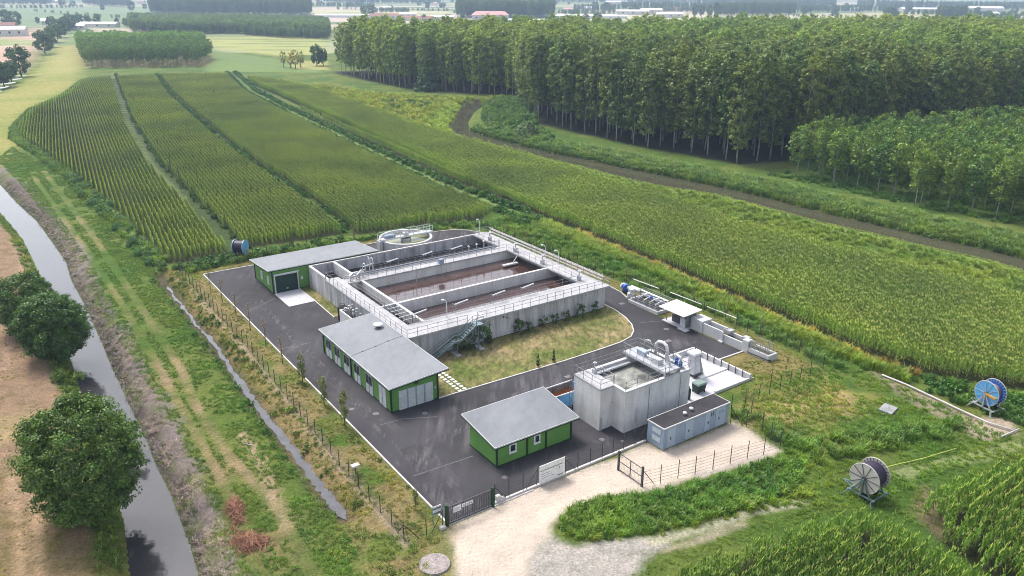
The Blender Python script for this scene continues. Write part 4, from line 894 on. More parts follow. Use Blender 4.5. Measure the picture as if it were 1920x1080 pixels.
# ------------------------------------------------------------------ gate, fences, signs
t = fth('sliding_gate', 'dark green barred sliding gate with white notices at the yard entrance', 'gate', 2.5, 0)
for u in (0.05, 4.95):
    b = MB(2.5, 0); b.box(u-.13, u+.13, -.13, .13, 0, 2.15 if u < 1 else 2.1, .02); b.build('gate_post', M['dark_green'], t)
b = MB(2.5, 0); b.box(.19, 4.81, -.05, .05, .1, .22); b.box(.19, 4.81, -.04, .04, 1.85, 1.93); b.build('frame', M['dark_rail'], t)
b = MB(2.5, 0)
for k in range(24): b.bar((.3+k*.19, 0, .22), (.3+k*.19, 0, 1.86), .045)
f = b.build('bars', M['dark_rail'], t); f['kind'] = 'stuff'
b = MB(2.5, 0); b.box(.7, 1.5, -.1, -.06, 1.15, 1.72); n = b.build('notice', M['bright'], t)
b = MB(2.5, 0)
for k in range(4): b.box(.78, 1.42-.12*(k % 2), -.108, -.101, 1.25+.1*k, 1.28+.1*k)
b.build('lettering', M['cabin'], n)
for a in (1.6, 2.0, 2.4):
    b = MB(2.5, 0); b.box(a, a+.33, -.1, -.06, 1.35, 1.68); n = b.build('notice', M['bright'], t)
    b = MB(2.5, 0); b.disc((a+.165, -.104, 1.51), (0, 1, 0), .05, .10, .008, 16); b.build('pictogram', M['dark_rail'], n)
b = MB(2.5, 0); b.box(.2, 9.6, -.12, .1, 0, .07); b.build('gate_track', M['kerb'], t)
b = MB(5.9, .2); b.box(5.5, 6.0, .1, .5, .2, .75, .05); b.box(6.1, 6.4, .1, .35, .2, .45, .03); fone('gate_motor', 'pale gate motor box beside the gate post on the kerb wall', 'motor', b, M['kerb'])
b = MB(-.35, -.15); b.box(-.75, -.25, -.35, .05, 0, .3, .05); fone('concrete_block', 'small concrete block at the foot of the left gate post', 'block', b, M['kerb'])
t = fth('site_sign', 'pale teal striped sign board on a post left of the gate', 'sign', -.5, .75)
b = MB(-.5, .75); b.box(-.95, -.12, .72, .76, 1.0, 1.9); s = b.build('board', M['bright'], t)
b = MB(-.5, .75); b.box(-.93, -.14, .708, .719, 1.55, 1.75); b.box(-.93, -.14, .708, .719, 1.05, 1.25); b.build('stripe', M['bin_lid'], s)
b = MB(-.5, .75); b.bar((-.93, .78, 0), (-.93, .78, 1.9), .07); b.build('post', M['teal'], t)
t = fth('notice_board', 'large white project board with a green line hung on the front fence', 'board', 12.0, .12)
b = MB(12.0, .12); b.box(10.4, 13.5, .05, .10, .22, 2.25); s = b.build('board', M['bright'], t)
b = MB(12.0, .12); b.box(10.45, 13.2, .035, .049, 1.62, 1.69); b.build('green_line', M['teal'], s)
b = MB(12.0, .12)
for k in range(3): b.box(10.6, 12.2-.3*k, .038, .049, .75+.25*k, .80+.25*k)
b.box(12.75, 12.9, .038, .049, 1.15, 1.5); b.build('lettering', M['cabin_door'], s)
b = MB(12.0, .12); b.box(12.6, 13.3, .035, .049, .45, .52); b.build('dark_line', M['dark_rail'], s)
b = MB(14.8, .25); b.box(5.1, 24.6, .1, .32, 0, .22); fone('fence_wall', 'long pale concrete footing under the front wire fence', 'wall', b, M['kerb'])
def fence(label, L, every=2.2, h=2.0, base=0.0, r=.042, wires=(.25, .6, .95, 1.3, 1.65), lean=None):
    o = L[0]; t = fth('wire_fence', label, 'fence', *o); W3 = []
    for a, c in zip(L[:-1], L[1:]):
        n = max(1, round(math.dist(a, c)/every))
        for k in range(n+(c is L[-1])):
            u, v = a[0]+(c[0]-a[0])*k/n, a[1]+(c[1]-a[1])*k/n
            b = MB(*o); b.tube([(u, v, base-.1), (u+random.uniform(-.03, .03), v, base+h+random.uniform(-.08, .05))], r, 5); b.build('post', M['wire'], t)
    b = MB(*o)
    for z in wires:
        for a, c in zip(L[:-1], L[1:]): b.tube([(*a, base+z), (*c, base+z)], .014, 4)
    b.build('wire', M['wire'], t)
    for e, d in ((L[0], L[1]), (L[-1], L[-2])):
        d = Vector((d[0]-e[0], d[1]-e[1])).normalized()
        b = MB(*o); b.tube([(*e, base+h*.85), (e[0]+d.x*1.3, e[1]+d.y*1.3, base)], r*.9, 5); b.build('brace', M['wire'], t)
    return t
fence('dark wire fence on thin posts along the ditch, left of the yard', [(-2.6, 83.6), (-2.75, 47), (-4.0, 14.3), (-4.1, .3)], 2.3)
fence('short wire fence joining the ditch fence to the gate post', [(-4.1, .3), (-2.2, -.3), (-.4, 0)], 2.0)
fence('dark wire fence on the footing right of the gate', [(5.3, .2), (10.2, .2)], 1.7, 2.0, .2)
fence('wire fence on the footing between the white board and the cabin', [(13.7, .2), (18.5, .2), (24.4, .2)], 1.6, 1.85, .2)
fence('thin post fence along the near edge of the sand yard', [(18.6, -5.6), (24.4, -7.0), (30.9, -8.1), (35.1, -8.9), (36.9, -5.2), (35.0, -2.4)], 1.95, 2.1)
fence('thin wire fence climbing from the cabin round the dry grass corner', [(35.2, -.3), (42, -.6), (52.8, .1), (55.4, .1), (57.0, 4.8), (56.5, 13), (57, 23.5), (56.8, 35), (55.9, 40.3), (54.6, 60), (53.8, 82)], 2.3)
fence('wire fence at the back of the yard before the maize', [(53.8, 82), (46, 84), (20, 84), (-2.6, 83.6)], 2.4)
t = fth('wire_gate', 'open double wire gate with dark frame on the sand yard', 'gate', 18.55, -3.9)
for v in (-2.2, -5.55):
    b = MB(18.55, -3.9); b.box(18.46, 18.64, v-.09, v+.09, 0, 2.25); b.build('gate_post', M['dark_rail'], t)
for a, c in ((-2.3, -3.86), (-3.9, -5.45)):
    b = MB(18.55, -3.9)
    for p, q in (((a, .15), (a, 2.0)), ((c, .15), (c, 2.0)), ((a, .15), (c, .15)), ((a, 2.0), (c, 2.0)), ((a, 1.1), (c, 1.1))): b.bar((18.55, p[0], p[1]), (18.55, q[0], q[1]), .06)
    f = b.build('leaf', M['dark_rail'], t)
    b = MB(18.55, -3.9)
    for k in range(1, 8): b.tube([(18.55, a+(c-a)*k/8, .15), (18.55, a+(c-a)*k/8, 2.0)], .008, 4)
    b.build('mesh', M['wire'], f)
# manhole covers on the asphalt and slabs in the ground
COV = [(8.2, 18.7, .45, 'round pale manhole cover by the office corner'), (3.6, 21.7, .5, 'oval pale cover in front of the office white door'), (27.2, 16.6, .5, 'square cover in the road between lawn and hut'), (49.3, 31.0, .5, 'pale square cover at the bend by the pump pit'), (1.8, 24.2, .4, 'small cover on the drive beside the kerb saplings'), (21.0, 3.1, .4, 'cover near the tall tank corner'), (22.6, 1.6, .3, 'small cover near the cabin corner'), (47.9, 20.2, .5, 'cover in the road before the white shelter'), (8.5, 3.2, .4, 'cover beside the near corner of the green hut'), (45.2, 17.2, .6, 'long pale drain slab behind the service bridge')]
for u, v, r, s in COV:
    b = MB(u, v, .03)
    if 'square' in s or 'slab' in s: b.box(u-r*.8, u+r*.8, v-r*.6, v+r*.6, .031, .05)
    else: b.lathe([(r*.75, .002), (r*.75, .02), (r*.6, .025)], u, v, 24, .03)
    fone('manhole_cover', s, 'manhole cover', b, M['cover'], 'manhole covers in the yard')
x, y = at(820, 1060); b = MB(); b.lathe([(1.35, -.1), (1.3, .12), (1.1, .16), (.05, .17)], 0, 0, 40); q = b.build('inspection_chamber', surf('chamber_gravel', (.40, .35, .33), (.26, .22, .22), 3, .95, fine=10, famt=.5, bump=.05)); q.location = (x, y, 0); tag(q, 'round gravel topped inspection chamber at the edge of the sandy drive', 'inspection chamber')
x, y = at(1667, 762); b = MB(); b.box(-.95, .95, -.75, .75, -.1, .28, .04); q = b.build('concrete_slab', surf('old_slab', (.34, .34, .36), (.27, .27, .28), 1.2, .85, fine=6, famt=.3)); q.location = (x, y, 0); q.rotation_euler = (.05, -.04, TH+.2); tag(q, 'grey square concrete slab lying in the tall grass', 'slab')
# stepping stones
for r in range(2):
    for k in range(12):
        u, v = 14.2+r*.74, 20.9+k*.70+r*.2; b = MB(u, v, .09); b.box(u-.22, u+.22, v-.2, v+.2, .09, .15, .015)
        fone('stepping_stone', 'pale square stone in the double stepping path from the office to the kerb', 'stepping stone', b, M['bright'], 'stepping stones across the lawn')
# floodlight box by the left fence and its post
x, y = at(671, 893); t = thing('cable_box', 'pale flat topped box on a post beside the left fence', 'cable box', (x, y, 0), TH)
b = MB(); b.bar((0, 0, 0), (0, 0, 1.0), .1); b.build('post', M['dark_rail'], t); b = MB(); b.box(-.4, .4, -.28, .28, .95, 1.15, .03); b.build('top', M['kerb'], t)
# ------------------------------------------------------------------ plants
def rot_frames(n, r):
    """random unit normals biased by n"""
    n = n/np.maximum(np.linalg.norm(n, axis=1), 1e-9)[:, None]
    a = r.normal(size=n.shape); t1 = np.cross(n, a); t1 /= np.maximum(np.linalg.norm(t1, axis=1), 1e-9)[:, None]
    return t1, np.cross(n, t1)
def leaves(C, Nn, S, T, r, asp=.6):
    t1, t2 = rot_frames(Nn, r); s = S[:, None]
    V = np.stack([C-t1*s, C+t2*s*asp-t1*s*.15, C+t1*s, C-t2*s*asp-t1*s*.15], 1).reshape(-1, 3)
    return V, np.arange(len(V)).reshape(-1, 4), np.repeat(T, 4, 0)
def leaf_mesh(name, parts, mat):
    V, Q, T, n = [], [], [], 0
    for v, q, t in parts: V.append(v); Q.append(q+n); T.append(t); n += len(v)
    me = bpy.data.meshes.new(name); fill(me, np.vstack(V), np.vstack(Q), np.vstack(T)); me.materials.append(mat); return me
def tints(n, r, base, dv=.28, warm=.12):
    b = np.clip(1+r.normal(0, dv, n), .35, 2.0)[:, None]; w = r.normal(0, warm, n)
    return np.array(base)*b*np.stack([1+w, np.ones(n), 1-w*.5], 1)
def crown(seed, z0, z1, rad, shape, nclump, nleaf, size, base, rc=(.7, 1.3), flat=.8, asp=.6, up=.35, inner=.35):
    """leaf clumps spread through an envelope; shape(t) is the radius share at height share t"""
    r = np.random.default_rng(seed); parts = []; C, Nn, S, T = [], [], [], []
    for k in range(nclump):
        while True:
            tt = r.random(); R = rad*shape(tt)
            if r.random() < (R/rad)**1.2+.06: break
        rr = R*(inner+(1-inner)*r.random()**.5)*r.uniform(.8, 1.04); a = r.uniform(0, 2*pi)
        c = np.array([rr*cos(a), rr*sin(a), z0+(z1-z0)*tt]); q = r.uniform(*rc); n = max(4, int(nleaf*r.uniform(.6, 1.4)))
        d = r.normal(size=(n, 3)); d /= np.linalg.norm(d, axis=1)[:, None]; rad2 = q*r.random(n)**.4
        p = c+d*rad2[:, None]*np.array([1, 1, flat])
        C.append(p); Nn.append(d*.8+np.array([0, 0, up])+r.normal(0, .45, (n, 3))+np.array([c[0], c[1], 0])/max(rad, .1)*.4)
        S.append(size*r.uniform(.6, 1.35, n)); T.append(tints(n, r, np.array(base)*r.uniform(.72, 1.28), .2))
    return leaves(np.vstack(C), np.vstack(Nn), np.concatenate(S), np.vstack(T), r, asp)
def trunk_mesh(name, h, r0, mat, seed=0, limbs=(), lean=.0, col=None):
    r = random.Random(seed); b = MB(); P = [(0, 0, -.2)]; n = 5
    for k in range(1, n+1): P.append((lean*h*k/n+r.uniform(-.02, .02)*h*.3, r.uniform(-.02, .02)*h*.3, h*k/n))
    b.tube(P, [r0*(1.15 if k == 0 else 1-.75*k/n) for k in range(n+1)], 7)
    for (za, a, L, zz) in limbs:
        i = min(n-1, int(za/h*n)); f = za/h*n-i; p = [P[i][j]+(P[i+1][j]-P[i][j])*f for j in range(3)]
        b.tube([p, (p[0]+cos(a)*L*.5, p[1]+sin(a)*L*.5, p[2]+zz*.6), (p[0]+cos(a)*L, p[1]+sin(a)*L, p[2]+zz)], [r0*.4, r0*.28, r0*.1], 5)
    me = bpy.data.meshes.new(name); me.from_pydata(b.v, [], b.f); me.materials.append(mat); me.polygons.foreach_set('use_smooth', [True]*len(me.polygons)); return me
def tree(name, label, cat, x, y, trunk, crn, group=None, s=1.0, rot=0.0, z=0.0, sz=None):
    t = thing(name, label, cat, (x, y, z), rot, group); t.scale = (s, s, sz or s)
    for n, me in (('trunk', trunk), ('crown', crn)):
        o = bpy.data.objects.new(n, me); COL.objects.link(o); o.parent = t
    return t
# massed plants: instances of hidden-from-nothing mesh templates on a cloud of points
def scatter(name, P, templates, rot, scl, col, idx=None):
    me = bpy.data.meshes.new(name); n = len(P); me.vertices.add(n); me.vertices.foreach_set('co', np.asarray(P, np.float32).ravel())
    def put(nm, ty, key, arr): me.attributes.new(nm, ty, 'POINT').data.foreach_set(key, np.ascontiguousarray(arr).ravel())
    put('rot', 'FLOAT_VECTOR', 'vector', np.asarray(rot, np.float32)); put('scl', 'FLOAT_VECTOR', 'vector', np.asarray(scl, np.float32))
    put('idx', 'INT', 'value', np.asarray(idx if idx is not None else rng.integers(0, len(templates), n), np.int32))
    put('col', 'FLOAT_COLOR', 'color', np.hstack([col, np.ones((n, 1))]).astype(np.float32))
    ob = bpy.data.objects.new(name, me); COL.objects.link(ob); ob['kind'] = 'stuff'
    g = bpy.data.node_groups.new(name, 'GeometryNodeTree'); N, L = g.nodes, g.links
    g.interface.new_socket('Geometry', in_out='INPUT', socket_type='NodeSocketGeometry'); g.interface.new_socket('Geometry', in_out='OUTPUT', socket_type='NodeSocketGeometry')
    gi, go, iop, jn = N.new('NodeGroupInput'), N.new('NodeGroupOutput'), N.new('GeometryNodeInstanceOnPoints'), N.new('GeometryNodeJoinGeometry')
    for m in templates:
        oi = N.new('GeometryNodeObjectInfo'); oi.inputs['Object'].default_value = bpy.data.objects.new(m.name, m); oi.inputs['As Instance'].default_value = True
        L.new(oi.outputs['Geometry'], jn.inputs[0])
    def at_(nm, ty):
        q = N.new('GeometryNodeInputNamedAttribute'); q.data_type = ty; q.inputs[0].default_value = nm
        return [s for s in q.outputs if s.enabled][0]
    L.new(gi.outputs[0], iop.inputs['Points']); L.new(jn.outputs[0], iop.inputs['Instance']); iop.inputs['Pick Instance'].default_value = True
    L.new(at_('idx', 'INT'), iop.inputs['Instance Index']); L.new(at_('scl', 'FLOAT_VECTOR'), iop.inputs['Scale'])
    L.new(at_('rot', 'FLOAT_VECTOR'), iop.inputs['Rotation']); L.new(iop.outputs[0], go.inputs[0])
    ob.modifiers.new('scatter', 'NODES').node_group = g
    return ob
def rz(n, a=None): return np.stack([np.zeros(n), np.zeros(n), rng.uniform(0, 2*pi, n) if a is None else a], 1)
def sc(s, sz=None): return np.stack([s, s, s if sz is None else sz], 1)
def poly_points(P, dens):
    lo, hi = P.min(0), P.max(0); n = int((hi-lo).prod()*dens); q = lo+rng.random((n, 2))*(hi-lo)
    return q[inside(q[:, 0], q[:, 1], P)]
def z_of(q): return np.hstack([q, height(q[:, 0], q[:, 1])[:, None]])

# --- maize
def maize_seg(seed, npl=9, L=1.8, tall=2.0, ys=.40, wide=1.15, nt=4):
    r = np.random.default_rng(seed); V, T = [], []
    def quad(a, b, c, d, t): V.extend([a, b, c, d]); T.extend([t]*4)
    for k in range(npl):
        x, y = (k+.5)/npl*L-L/2+r.uniform(-.05, .05), r.uniform(-.05, .05); h = tall*r.uniform(.84, 1.08); g = r.uniform(.8, 1.2)
        st = np.array((.085, .12, .03))*g
        a0 = r.uniform(0, pi); w = .016; d = np.array([cos(a0)*w, sin(a0)*w, 0]); p = np.array([x, y, 0.]); q = np.array([x+r.uniform(-.06, .06), y+r.uniform(-.06, .06), h])
        quad(p-d, p+d, q+d, q-d, st)
        a = r.uniform(0, pi)
        for j in range(9):
            zz = h*(.22+.72*j/9)+r.uniform(-.05, .05); aa = a+(j % 2)*pi+r.normal(0, .55); ln = r.uniform(.45, .75)*(1.15-.75*(j/8)**1.5); wd = r.uniform(.06, .09)*wide
            dr = np.array([cos(aa), sin(aa), 0]); sd = np.array([-sin(aa), cos(aa), 0])*wd/2; b0 = p+(q-p)*zz/h
            up = r.uniform(.16, .34); m = b0+dr*ln*.5+np.array([0, 0, up]); e = b0+dr*ln*(.95 if j > 2 else .85)+np.array([0, 0, up-r.uniform(.12, .5)])
            lt = np.array((.152, .250, .040)) if j > 1 else np.array((.13, .14, .04))
            lt = lt*g*r.uniform(.75, 1.25)
            quad(b0-sd*.6, b0+sd*.6, m+sd, m-sd, lt); quad(m-sd, m+sd, e+sd*.2, e-sd*.2, lt*1.1)
        for j in range(nt):
            aa = r.uniform(0, 2*pi); e = q+np.array([cos(aa)*.2, sin(aa)*.2, r.uniform(.16, .34)]); sd = np.array([-sin(aa), cos(aa), 0])*.034
            quad(q-sd, q+sd, e+sd, e-sd, np.array((.37, .42, .135))*r.uniform(.8, 1.2))
    V = np.array(V); V[:, 1] *= ys; return V, np.arange(len(V)).reshape(-1, 4), np.array(T)
MZ = [leaf_mesh('maize_row', [maize_seg(50+i)], M['corn_leaf']) for i in range(5)]
MZD = [leaf_mesh('maize_row', [maize_seg(60+i, 7, 1.8, 2.3, .62, 1.6, 3)], M['corn_leaf']) for i in range(5)]
MZN = [leaf_mesh('maize_row', [maize_seg(70+i, 6, 1.8, 2.3, .62, 1.9, 3)], M['corn_leaf']) for i in range(5)]
def maize(name, P, d, tracks=(), gap=.92, step=1.7, skip=.015, sc_h=1.0, colf=None, tpl=None):
    d = np.array(d)/np.linalg.norm(d); nrm = np.array([-d[1], d[0]])
    a, b = P@d, P@nrm; out = []
    for o in np.arange(b.min(), b.max(), gap):
        s = np.arange(a.min()+rng.uniform(0, step), a.max(), step); out.append(s[:, None]*d+o*nrm)
    q = np.vstack(out); sd = sdist(q[:, 0], q[:, 1], P, 4)
    k = (sd < -.3) & (rng.random(len(q)) > skip)
    for T, w in tracks: k &= ldist(q[:, 0], q[:, 1], T, w+2) > w
    q, sd = q[k], sd[k]; n = len(q); q = q+rng.normal(0, .05, (n, 2))
    n1, n2 = vnoise(q[:, 0], q[:, 1], 26, 77), vnoise(q[:, 0], q[:, 1], 7, 78)
    g = np.clip((n1-.33)*2.6, 0, 1)[:, None]; y = np.clip((n2-.52)*4, 0, 1)[:, None]*.6
    col = np.array((.92, 1.0, .9))*(1-g)+np.array((1.25, 1.20, .9))*g
    col = col*(1-y)+np.array((1.35, 1.34, .85))*y
    e = np.clip(1+(sd+2.2)/2.0, 0, 1)[:, None]*.5; col = col*(1-e)+np.array((1.35, 1.45, .75))*e
    if colf: col = colf(q, col)
    ang = math.atan2(d[1], d[0])+np.where(rng.random(n) < .5, 0, pi)+rng.normal(0, .05, n)
    s = rng.uniform(.92, 1.08, n); hh = s*sc_h*(.86+.28*vnoise(q[:, 0], q[:, 1], 14, 79))
    return scatter(name, np.hstack([q, np.zeros((n, 1))]), tpl or MZ, rz(n, ang), np.stack([np.ones(n), s*1.05, hh], 1), col)
RD = np.array([.481, -.876])
maize('maize_field', FIELD_L, RD, ((TRACK1, 1.6), (TRACK2, 1.5), (TRACK3, 4.2)), .86)
maize('maize_field', FIELD_D, RD, ((TRACK3, 4.2),), .95, tpl=MZD)
RE = W(1, 0); RE = np.array([RE[0]-O[0], RE[1]-O[1]])
maize('maize_field', FIELD_E, RE, tpl=MZN, colf=lambda q, c: c*np.array((.72, .80, .7))); maize('maize_field', FIELD_F, RE, tpl=MZN, colf=lambda q, c: c*np.array((.74, .84, .7)))

# --- grass, weeds and bank scrub
def tuft(seed, n=26, h=.42, rad=.34, w=.022, base=(.17, .26, .05)):
    r = np.random.default_rng(seed); V, T = [], []
    for k in range(n):
        a, q = r.uniform(0, 2*pi), rad*r.random()**.5; b0 = np.array([q*cos(a), q*sin(a), -.03]); aa = r.uniform(0, 2*pi); L = h*r.uniform(.55, 1.15)
        lean = np.array([cos(aa), sin(aa), 0])*L*r.uniform(.2, .8); sd = np.array([-sin(aa), cos(aa), 0])*w*r.uniform(.7, 1.5)
        m = b0+lean*.4+np.array([0, 0, L*.65]); e = b0+lean+np.array([0, 0, L*r.uniform(.7, 1)]); t = np.array(base)*r.uniform(.65, 1.35)*np.array([1+r.normal(0, .12), 1, 1])
        V += [b0-sd, b0+sd, m+sd*.8, m-sd*.8, m-sd*.8, m+sd*.8, e+sd*.1, e-sd*.1]; T += [t]*8
    V = np.array(V); return V, np.arange(len(V)).reshape(-1, 4), np.array(T)
TUFT = [leaf_mesh('grass_tuft', [tuft(i)], M['grass_leaf']) for i in range(4)]
TALLG = [leaf_mesh('tall_grass', [tuft(10+i, 40, 1.05, .42, .03, (.16, .25, .05))], M['grass_leaf']) for i in range(3)]
one = lambda t: 1.0
dome = lambda t: math.sqrt(max(0, 1-(t*.98)**2))
STRAW = []
for i in range(3):
    v_, q_, t_ = tuft(80+i, 30, .5, .5, .016, (.25, .215, .195)); v_[:, 2] = v_[:, 2]*.25+.02; STRAW.append(leaf_mesh('straw_litter', [(v_, q_, t_)], M['grass_leaf']))
WEED = [leaf_mesh('weed_clump', [crown(20+i, .1, .85, .55, dome, 11, 14, .13, (.10, .20, .035), (.16, .3), .8)], M['grass_leaf']) for i in range(4)]
SCRUB = [leaf_mesh('scrub_clump', [crown(30+i, .2, 2.2, 1.5, dome, 34, 44, .135, (.13, .22, .055), (.35, .65), .8)], M['leaf_inst']) for i in range(4)]
def grass(name, P, dens, tpl, col, s=(.7, 1.3), cut=None, ns=3.0, avoid=()):
    q = poly_points(P, dens); nn = vnoise(q[:, 0], q[:, 1], ns, 91)
    if cut is not None: q, nn = q[nn > cut], nn[nn > cut]
    for A, w in avoid:
        k = ldist(q[:, 0], q[:, 1], A, w+1) > w; q, nn = q[k], nn[k]
    sd = sdist(q[:, 0], q[:, 1], CANAL, 3); dd = ldist(q[:, 0], q[:, 1], DITCH, 3); k = (sd > .35) & (dd > .7)
    k &= sdist(q[:, 0], q[:, 1], RIVER, 3) > .25
    q, nn = q[k], nn[k]; n = len(q); g = np.clip((vnoise(q[:, 0], q[:, 1], 5.0, 92)-.3)*2.2, 0, 1)[:, None]
    c = np.array(col[0])*(1-g)+np.array(col[1])*g; z = z_of(q)
    return scatter(name, z, tpl, rz(n), sc(rng.uniform(*s, n)), c*rng.uniform(.8, 1.2, (n, 1)))
T1L = pts([(60, 340), (150, 462), (237, 590), (323, 738), (350, 784), (400, 870), (440, 950), (500, 1100)]); T2L = pts([(80, 330), (175, 452), (267, 587), (342, 699), (373, 773), (425, 850), (475, 905), (520, 950), (600, 1090)])
G0, G1c, DRY = (.85, 1.0, .75), (1.35, 1.1, .8), (2.2, 1.35, 1.35)
BANK = pts([(28, 345), (115, 450), (168, 540), (222, 640), (308, 770), (378, 900), (440, 1090), (700, 1090), (640, 975), (560, 880), (470, 760), (400, 665), (330, 580), (285, 505), (190, 400), (90, 320), (20, 285), (-10, 310)])
grass('bank_grass', BANK, 8.0, TUFT, ((.72, 1.0, .6), (1.15, 1.1, .75)), (.35, .75), .36, 3.0, ((T1L, .6), (T2L, .65)))
grass('bank_straw_grass', np.vstack([CANAL_R[2:]+np.array((.4, 0)), CANAL_R[2:][::-1]+np.array((3.1, .5))]), 6.0, STRAW, ((.75, .75, .75), (1.4, 1.35, 1.3)), (.6, 1.3), .34)
grass('canal_edge_weeds', np.vstack([CANAL_R[2:]+np.array((.2, 0)), CANAL_R[2:][::-1]+np.array((1.6, .3))]), 1.2, TUFT, ((.6, .6, .55), (1.0, .85, .7)), (.6, 1.1), .45)
grass('canal_edge_grass', np.vstack([CANAL_L[1:]+np.array((-.1, 0)), CANAL_L[1:][::-1]+np.array((-2.6, 0))]), 2.6, TUFT, ((.8, .95, .6), (1.4, 1.1, .8)), (.7, 1.5))
grass('stubble_grass', pts([(-20, 560), (60, 600), (100, 720), (150, 900), (215, 980), (235, 1090), (-40, 1090)]), .9, TUFT, ((1.2, .8, .7), (3.0, 1.7, 2.0)), (.25, .6), .42)
grass('ditch_weeds', np.vstack([DITCH+np.array((.55, .3)), (DITCH+np.array((2.3, 1.4)))[::-1]]), 4.0, TUFT+TUFT+WEED[:1], ((.9, .95, .6), (1.7, 1.2, .7)), (.4, .8))
grass('ditch_weeds', np.vstack([DITCH+np.array((-.6, -.3)), (DITCH+np.array((-1.7, -.9)))[::-1]]), 1.6, TUFT+WEED[:1], ((.7, 1.0, .6), (1.2, 1.1, .7)), (.5, 1.0))
grass('fence_strip_grass', np.array([W(-.05, 1), W(-.05, 80), W(-2.6, 83), W(-2.8, 46), W(-4.1, 14), W(-4.2, 0)]), 4.5, TUFT, ((1.2, .9, .85), (2.2, 1.3, 1.4)), (.25, .65), .36)
grass('kerb_weeds', np.array([W(-.1, 2), W(-.1, 40), W(-1.1, 40), W(-1.1, 2)]), 2.0, TUFT+WEED[:1], ((1.2, 1.0, .6), (2.0, 1.3, .8)), (.35, .8), .45)
grass('drive_edge_grass', pts([(690, 950), (835, 1005), (850, 1090), (600, 1090), (640, 980)]), 2.2, TUFT, ((1.0, 1.0, .8), (2.3, 1.4, 1.4)), (.5, 1.0), .42)
grass('lawn_grass', np.array([W(11.4, 21.2), W(36, 20.7), W(42.5, 22), W(45.3, 26), W(46.3, 31), W(12.9, 31)]), 3.0, TUFT, ((.85, .8, .55), (2.4, 1.4, 1.5)), (.16, .36), .38, 1.6)
grass('yard_edge_grass', np.array([W(-1, 80.4), W(46, 80.4), W(51.5, 77), W(53.2, 60), W(53.2, 38), W(51.6, 31), W(54.6, 24), W(53.1, 18), W(53.1, 5), W(46, 9), W(45.6, .8), W(54.5, .5), W(56.4, 5), W(56, 35), W(53.4, 81.5), W(45, 83.6), W(-2.4, 83.2)]), 4.0, TUFT, ((1.0, .95, .7), (2.0, 1.3, 1.1)), (.25, .6), .36)
BACK = np.vstack([np.array([W(-2, 84.2), W(20, 84.4), W(46, 84.6), W(54.5, 82.5), W(55, 60), W(56.2, 40.5), W(57.3, 35), W(57.5, 23), W(57.3, 5), W(56, -.6)]), pts([(1640, 690), (1600, 660), (1400, 575), (1250, 510), (1100, 450), (1000, 412), (960, 398), (900, 425), (700, 452), (480, 492), (350, 520)])])
grass('meadow_grass', BACK, 3.4, TALLG+TUFT, ((.62, .95, .5), (1.15, 1.2, .55)), (.6, 1.15), .30, 4.0)
grass('field_margin_grass', np.vstack([pts([(1010, 412), (1100, 447), (1250, 507), (1400, 572), (1600, 657), (1710, 700)]), pts([(1700, 712), (1590, 670), (1390, 588), (1240, 522), (1100, 465), (1010, 430)])]), 3.0, TALLG, ((1.1, 1.15, .42), (1.6, 1.4, .55)), (.9, 1.35))
grass('dry_margin_grass', np.vstack([pts([(1080, 432), (1250, 501), (1400, 566), (1600, 651), (1720, 694)]), pts([(1715, 700), (1600, 658), (1400, 573), (1250, 508), (1080, 440)])]), 2.2, TALLG, ((2.2, .95, .6), (3.0, 1.5, 1.1)), (.7, 1.1))
RIGHT = pts([(1390, 705), (1550, 680), (1640, 695), (1800, 765), (1910, 815), (1960, 800), (2000, 850), (1850, 850), (1720, 900), (1680, 940), (1560, 945), (1500, 960), (1420, 935), (1480, 880), (1480, 840), (1400, 780)])
grass('rough_grass', RIGHT, 5.0, TUFT, ((.75, 1.0, .45), (1.35, 1.3, .55)), (.45, .95), .34, 3.5)
grass('dry_rough_grass', pts([(1430, 740), (1570, 715), (1610, 770), (1500, 800), (1410, 790)]), 2.6, TUFT, ((1.5, 1.1, .9), (2.2, 1.5, 1.5)), (.6, 1.2), .35)
grass('reel_weeds', pts([(1700, 690), (1770, 705), (1930, 735), (1990, 790), (1930, 800), (1880, 772), (1800, 752), (1740, 728)]), 2.0, TALLG+WEED, ((.5, .8, .5), (.9, 1.1, .5)), (.6, 1.1), .3)
grass('tall_weeds', pts([(1365, 775), (1400, 770), (1470, 800), (1500, 830), (1640, 800), (1800, 780), (1780, 820), (1600, 850), (1500, 870), (1480, 830), (1400, 792)]), 3.0, TALLG, ((.7, .95, .5), (1.2, 1.2, .55)), (.7, 1.2), .42, 5.0)
VERGE = pts([(1065, 960), (1130, 935), (1220, 922), (1320, 897), (1410, 870), (1480, 845), (1530, 850), (1500, 900), (1440, 940), (1300, 980), (1170, 1005), (1085, 1010), (1045, 985)])
grass('verge_weeds', VERGE, 7.0, WEED[:1]+TALLG+TALLG+TUFT, ((.60, .95, .45), (1.15, 1.25, .5)), (.4, .9))
grass('verge_grass', pts([(1050, 985), (1085, 1003), (1170, 995), (1300, 970), (1440, 930), (1510, 905), (1540, 925), (1440, 950), (1300, 988), (1170, 1010), (1070, 1016)]), 3.2, TUFT+TALLG[:1], ((1.1, 1.15, .5), (1.7, 1.4, .6)), (.6, 1.1))
grass('lane_grass', pts([(1180, 1080), (1300, 1022), (1500, 950), (1690, 925), (1740, 900), (1900, 835), (2000, 800), (2000, 830), (1930, 845), (1745, 935), (1780, 990), (1600, 950), (1500, 975), (1350, 1030), (1210, 1085)]), 5.0, TUFT, ((.9, 1.05, .5), (1.45, 1.25, .6)), (.25, .6), .30)
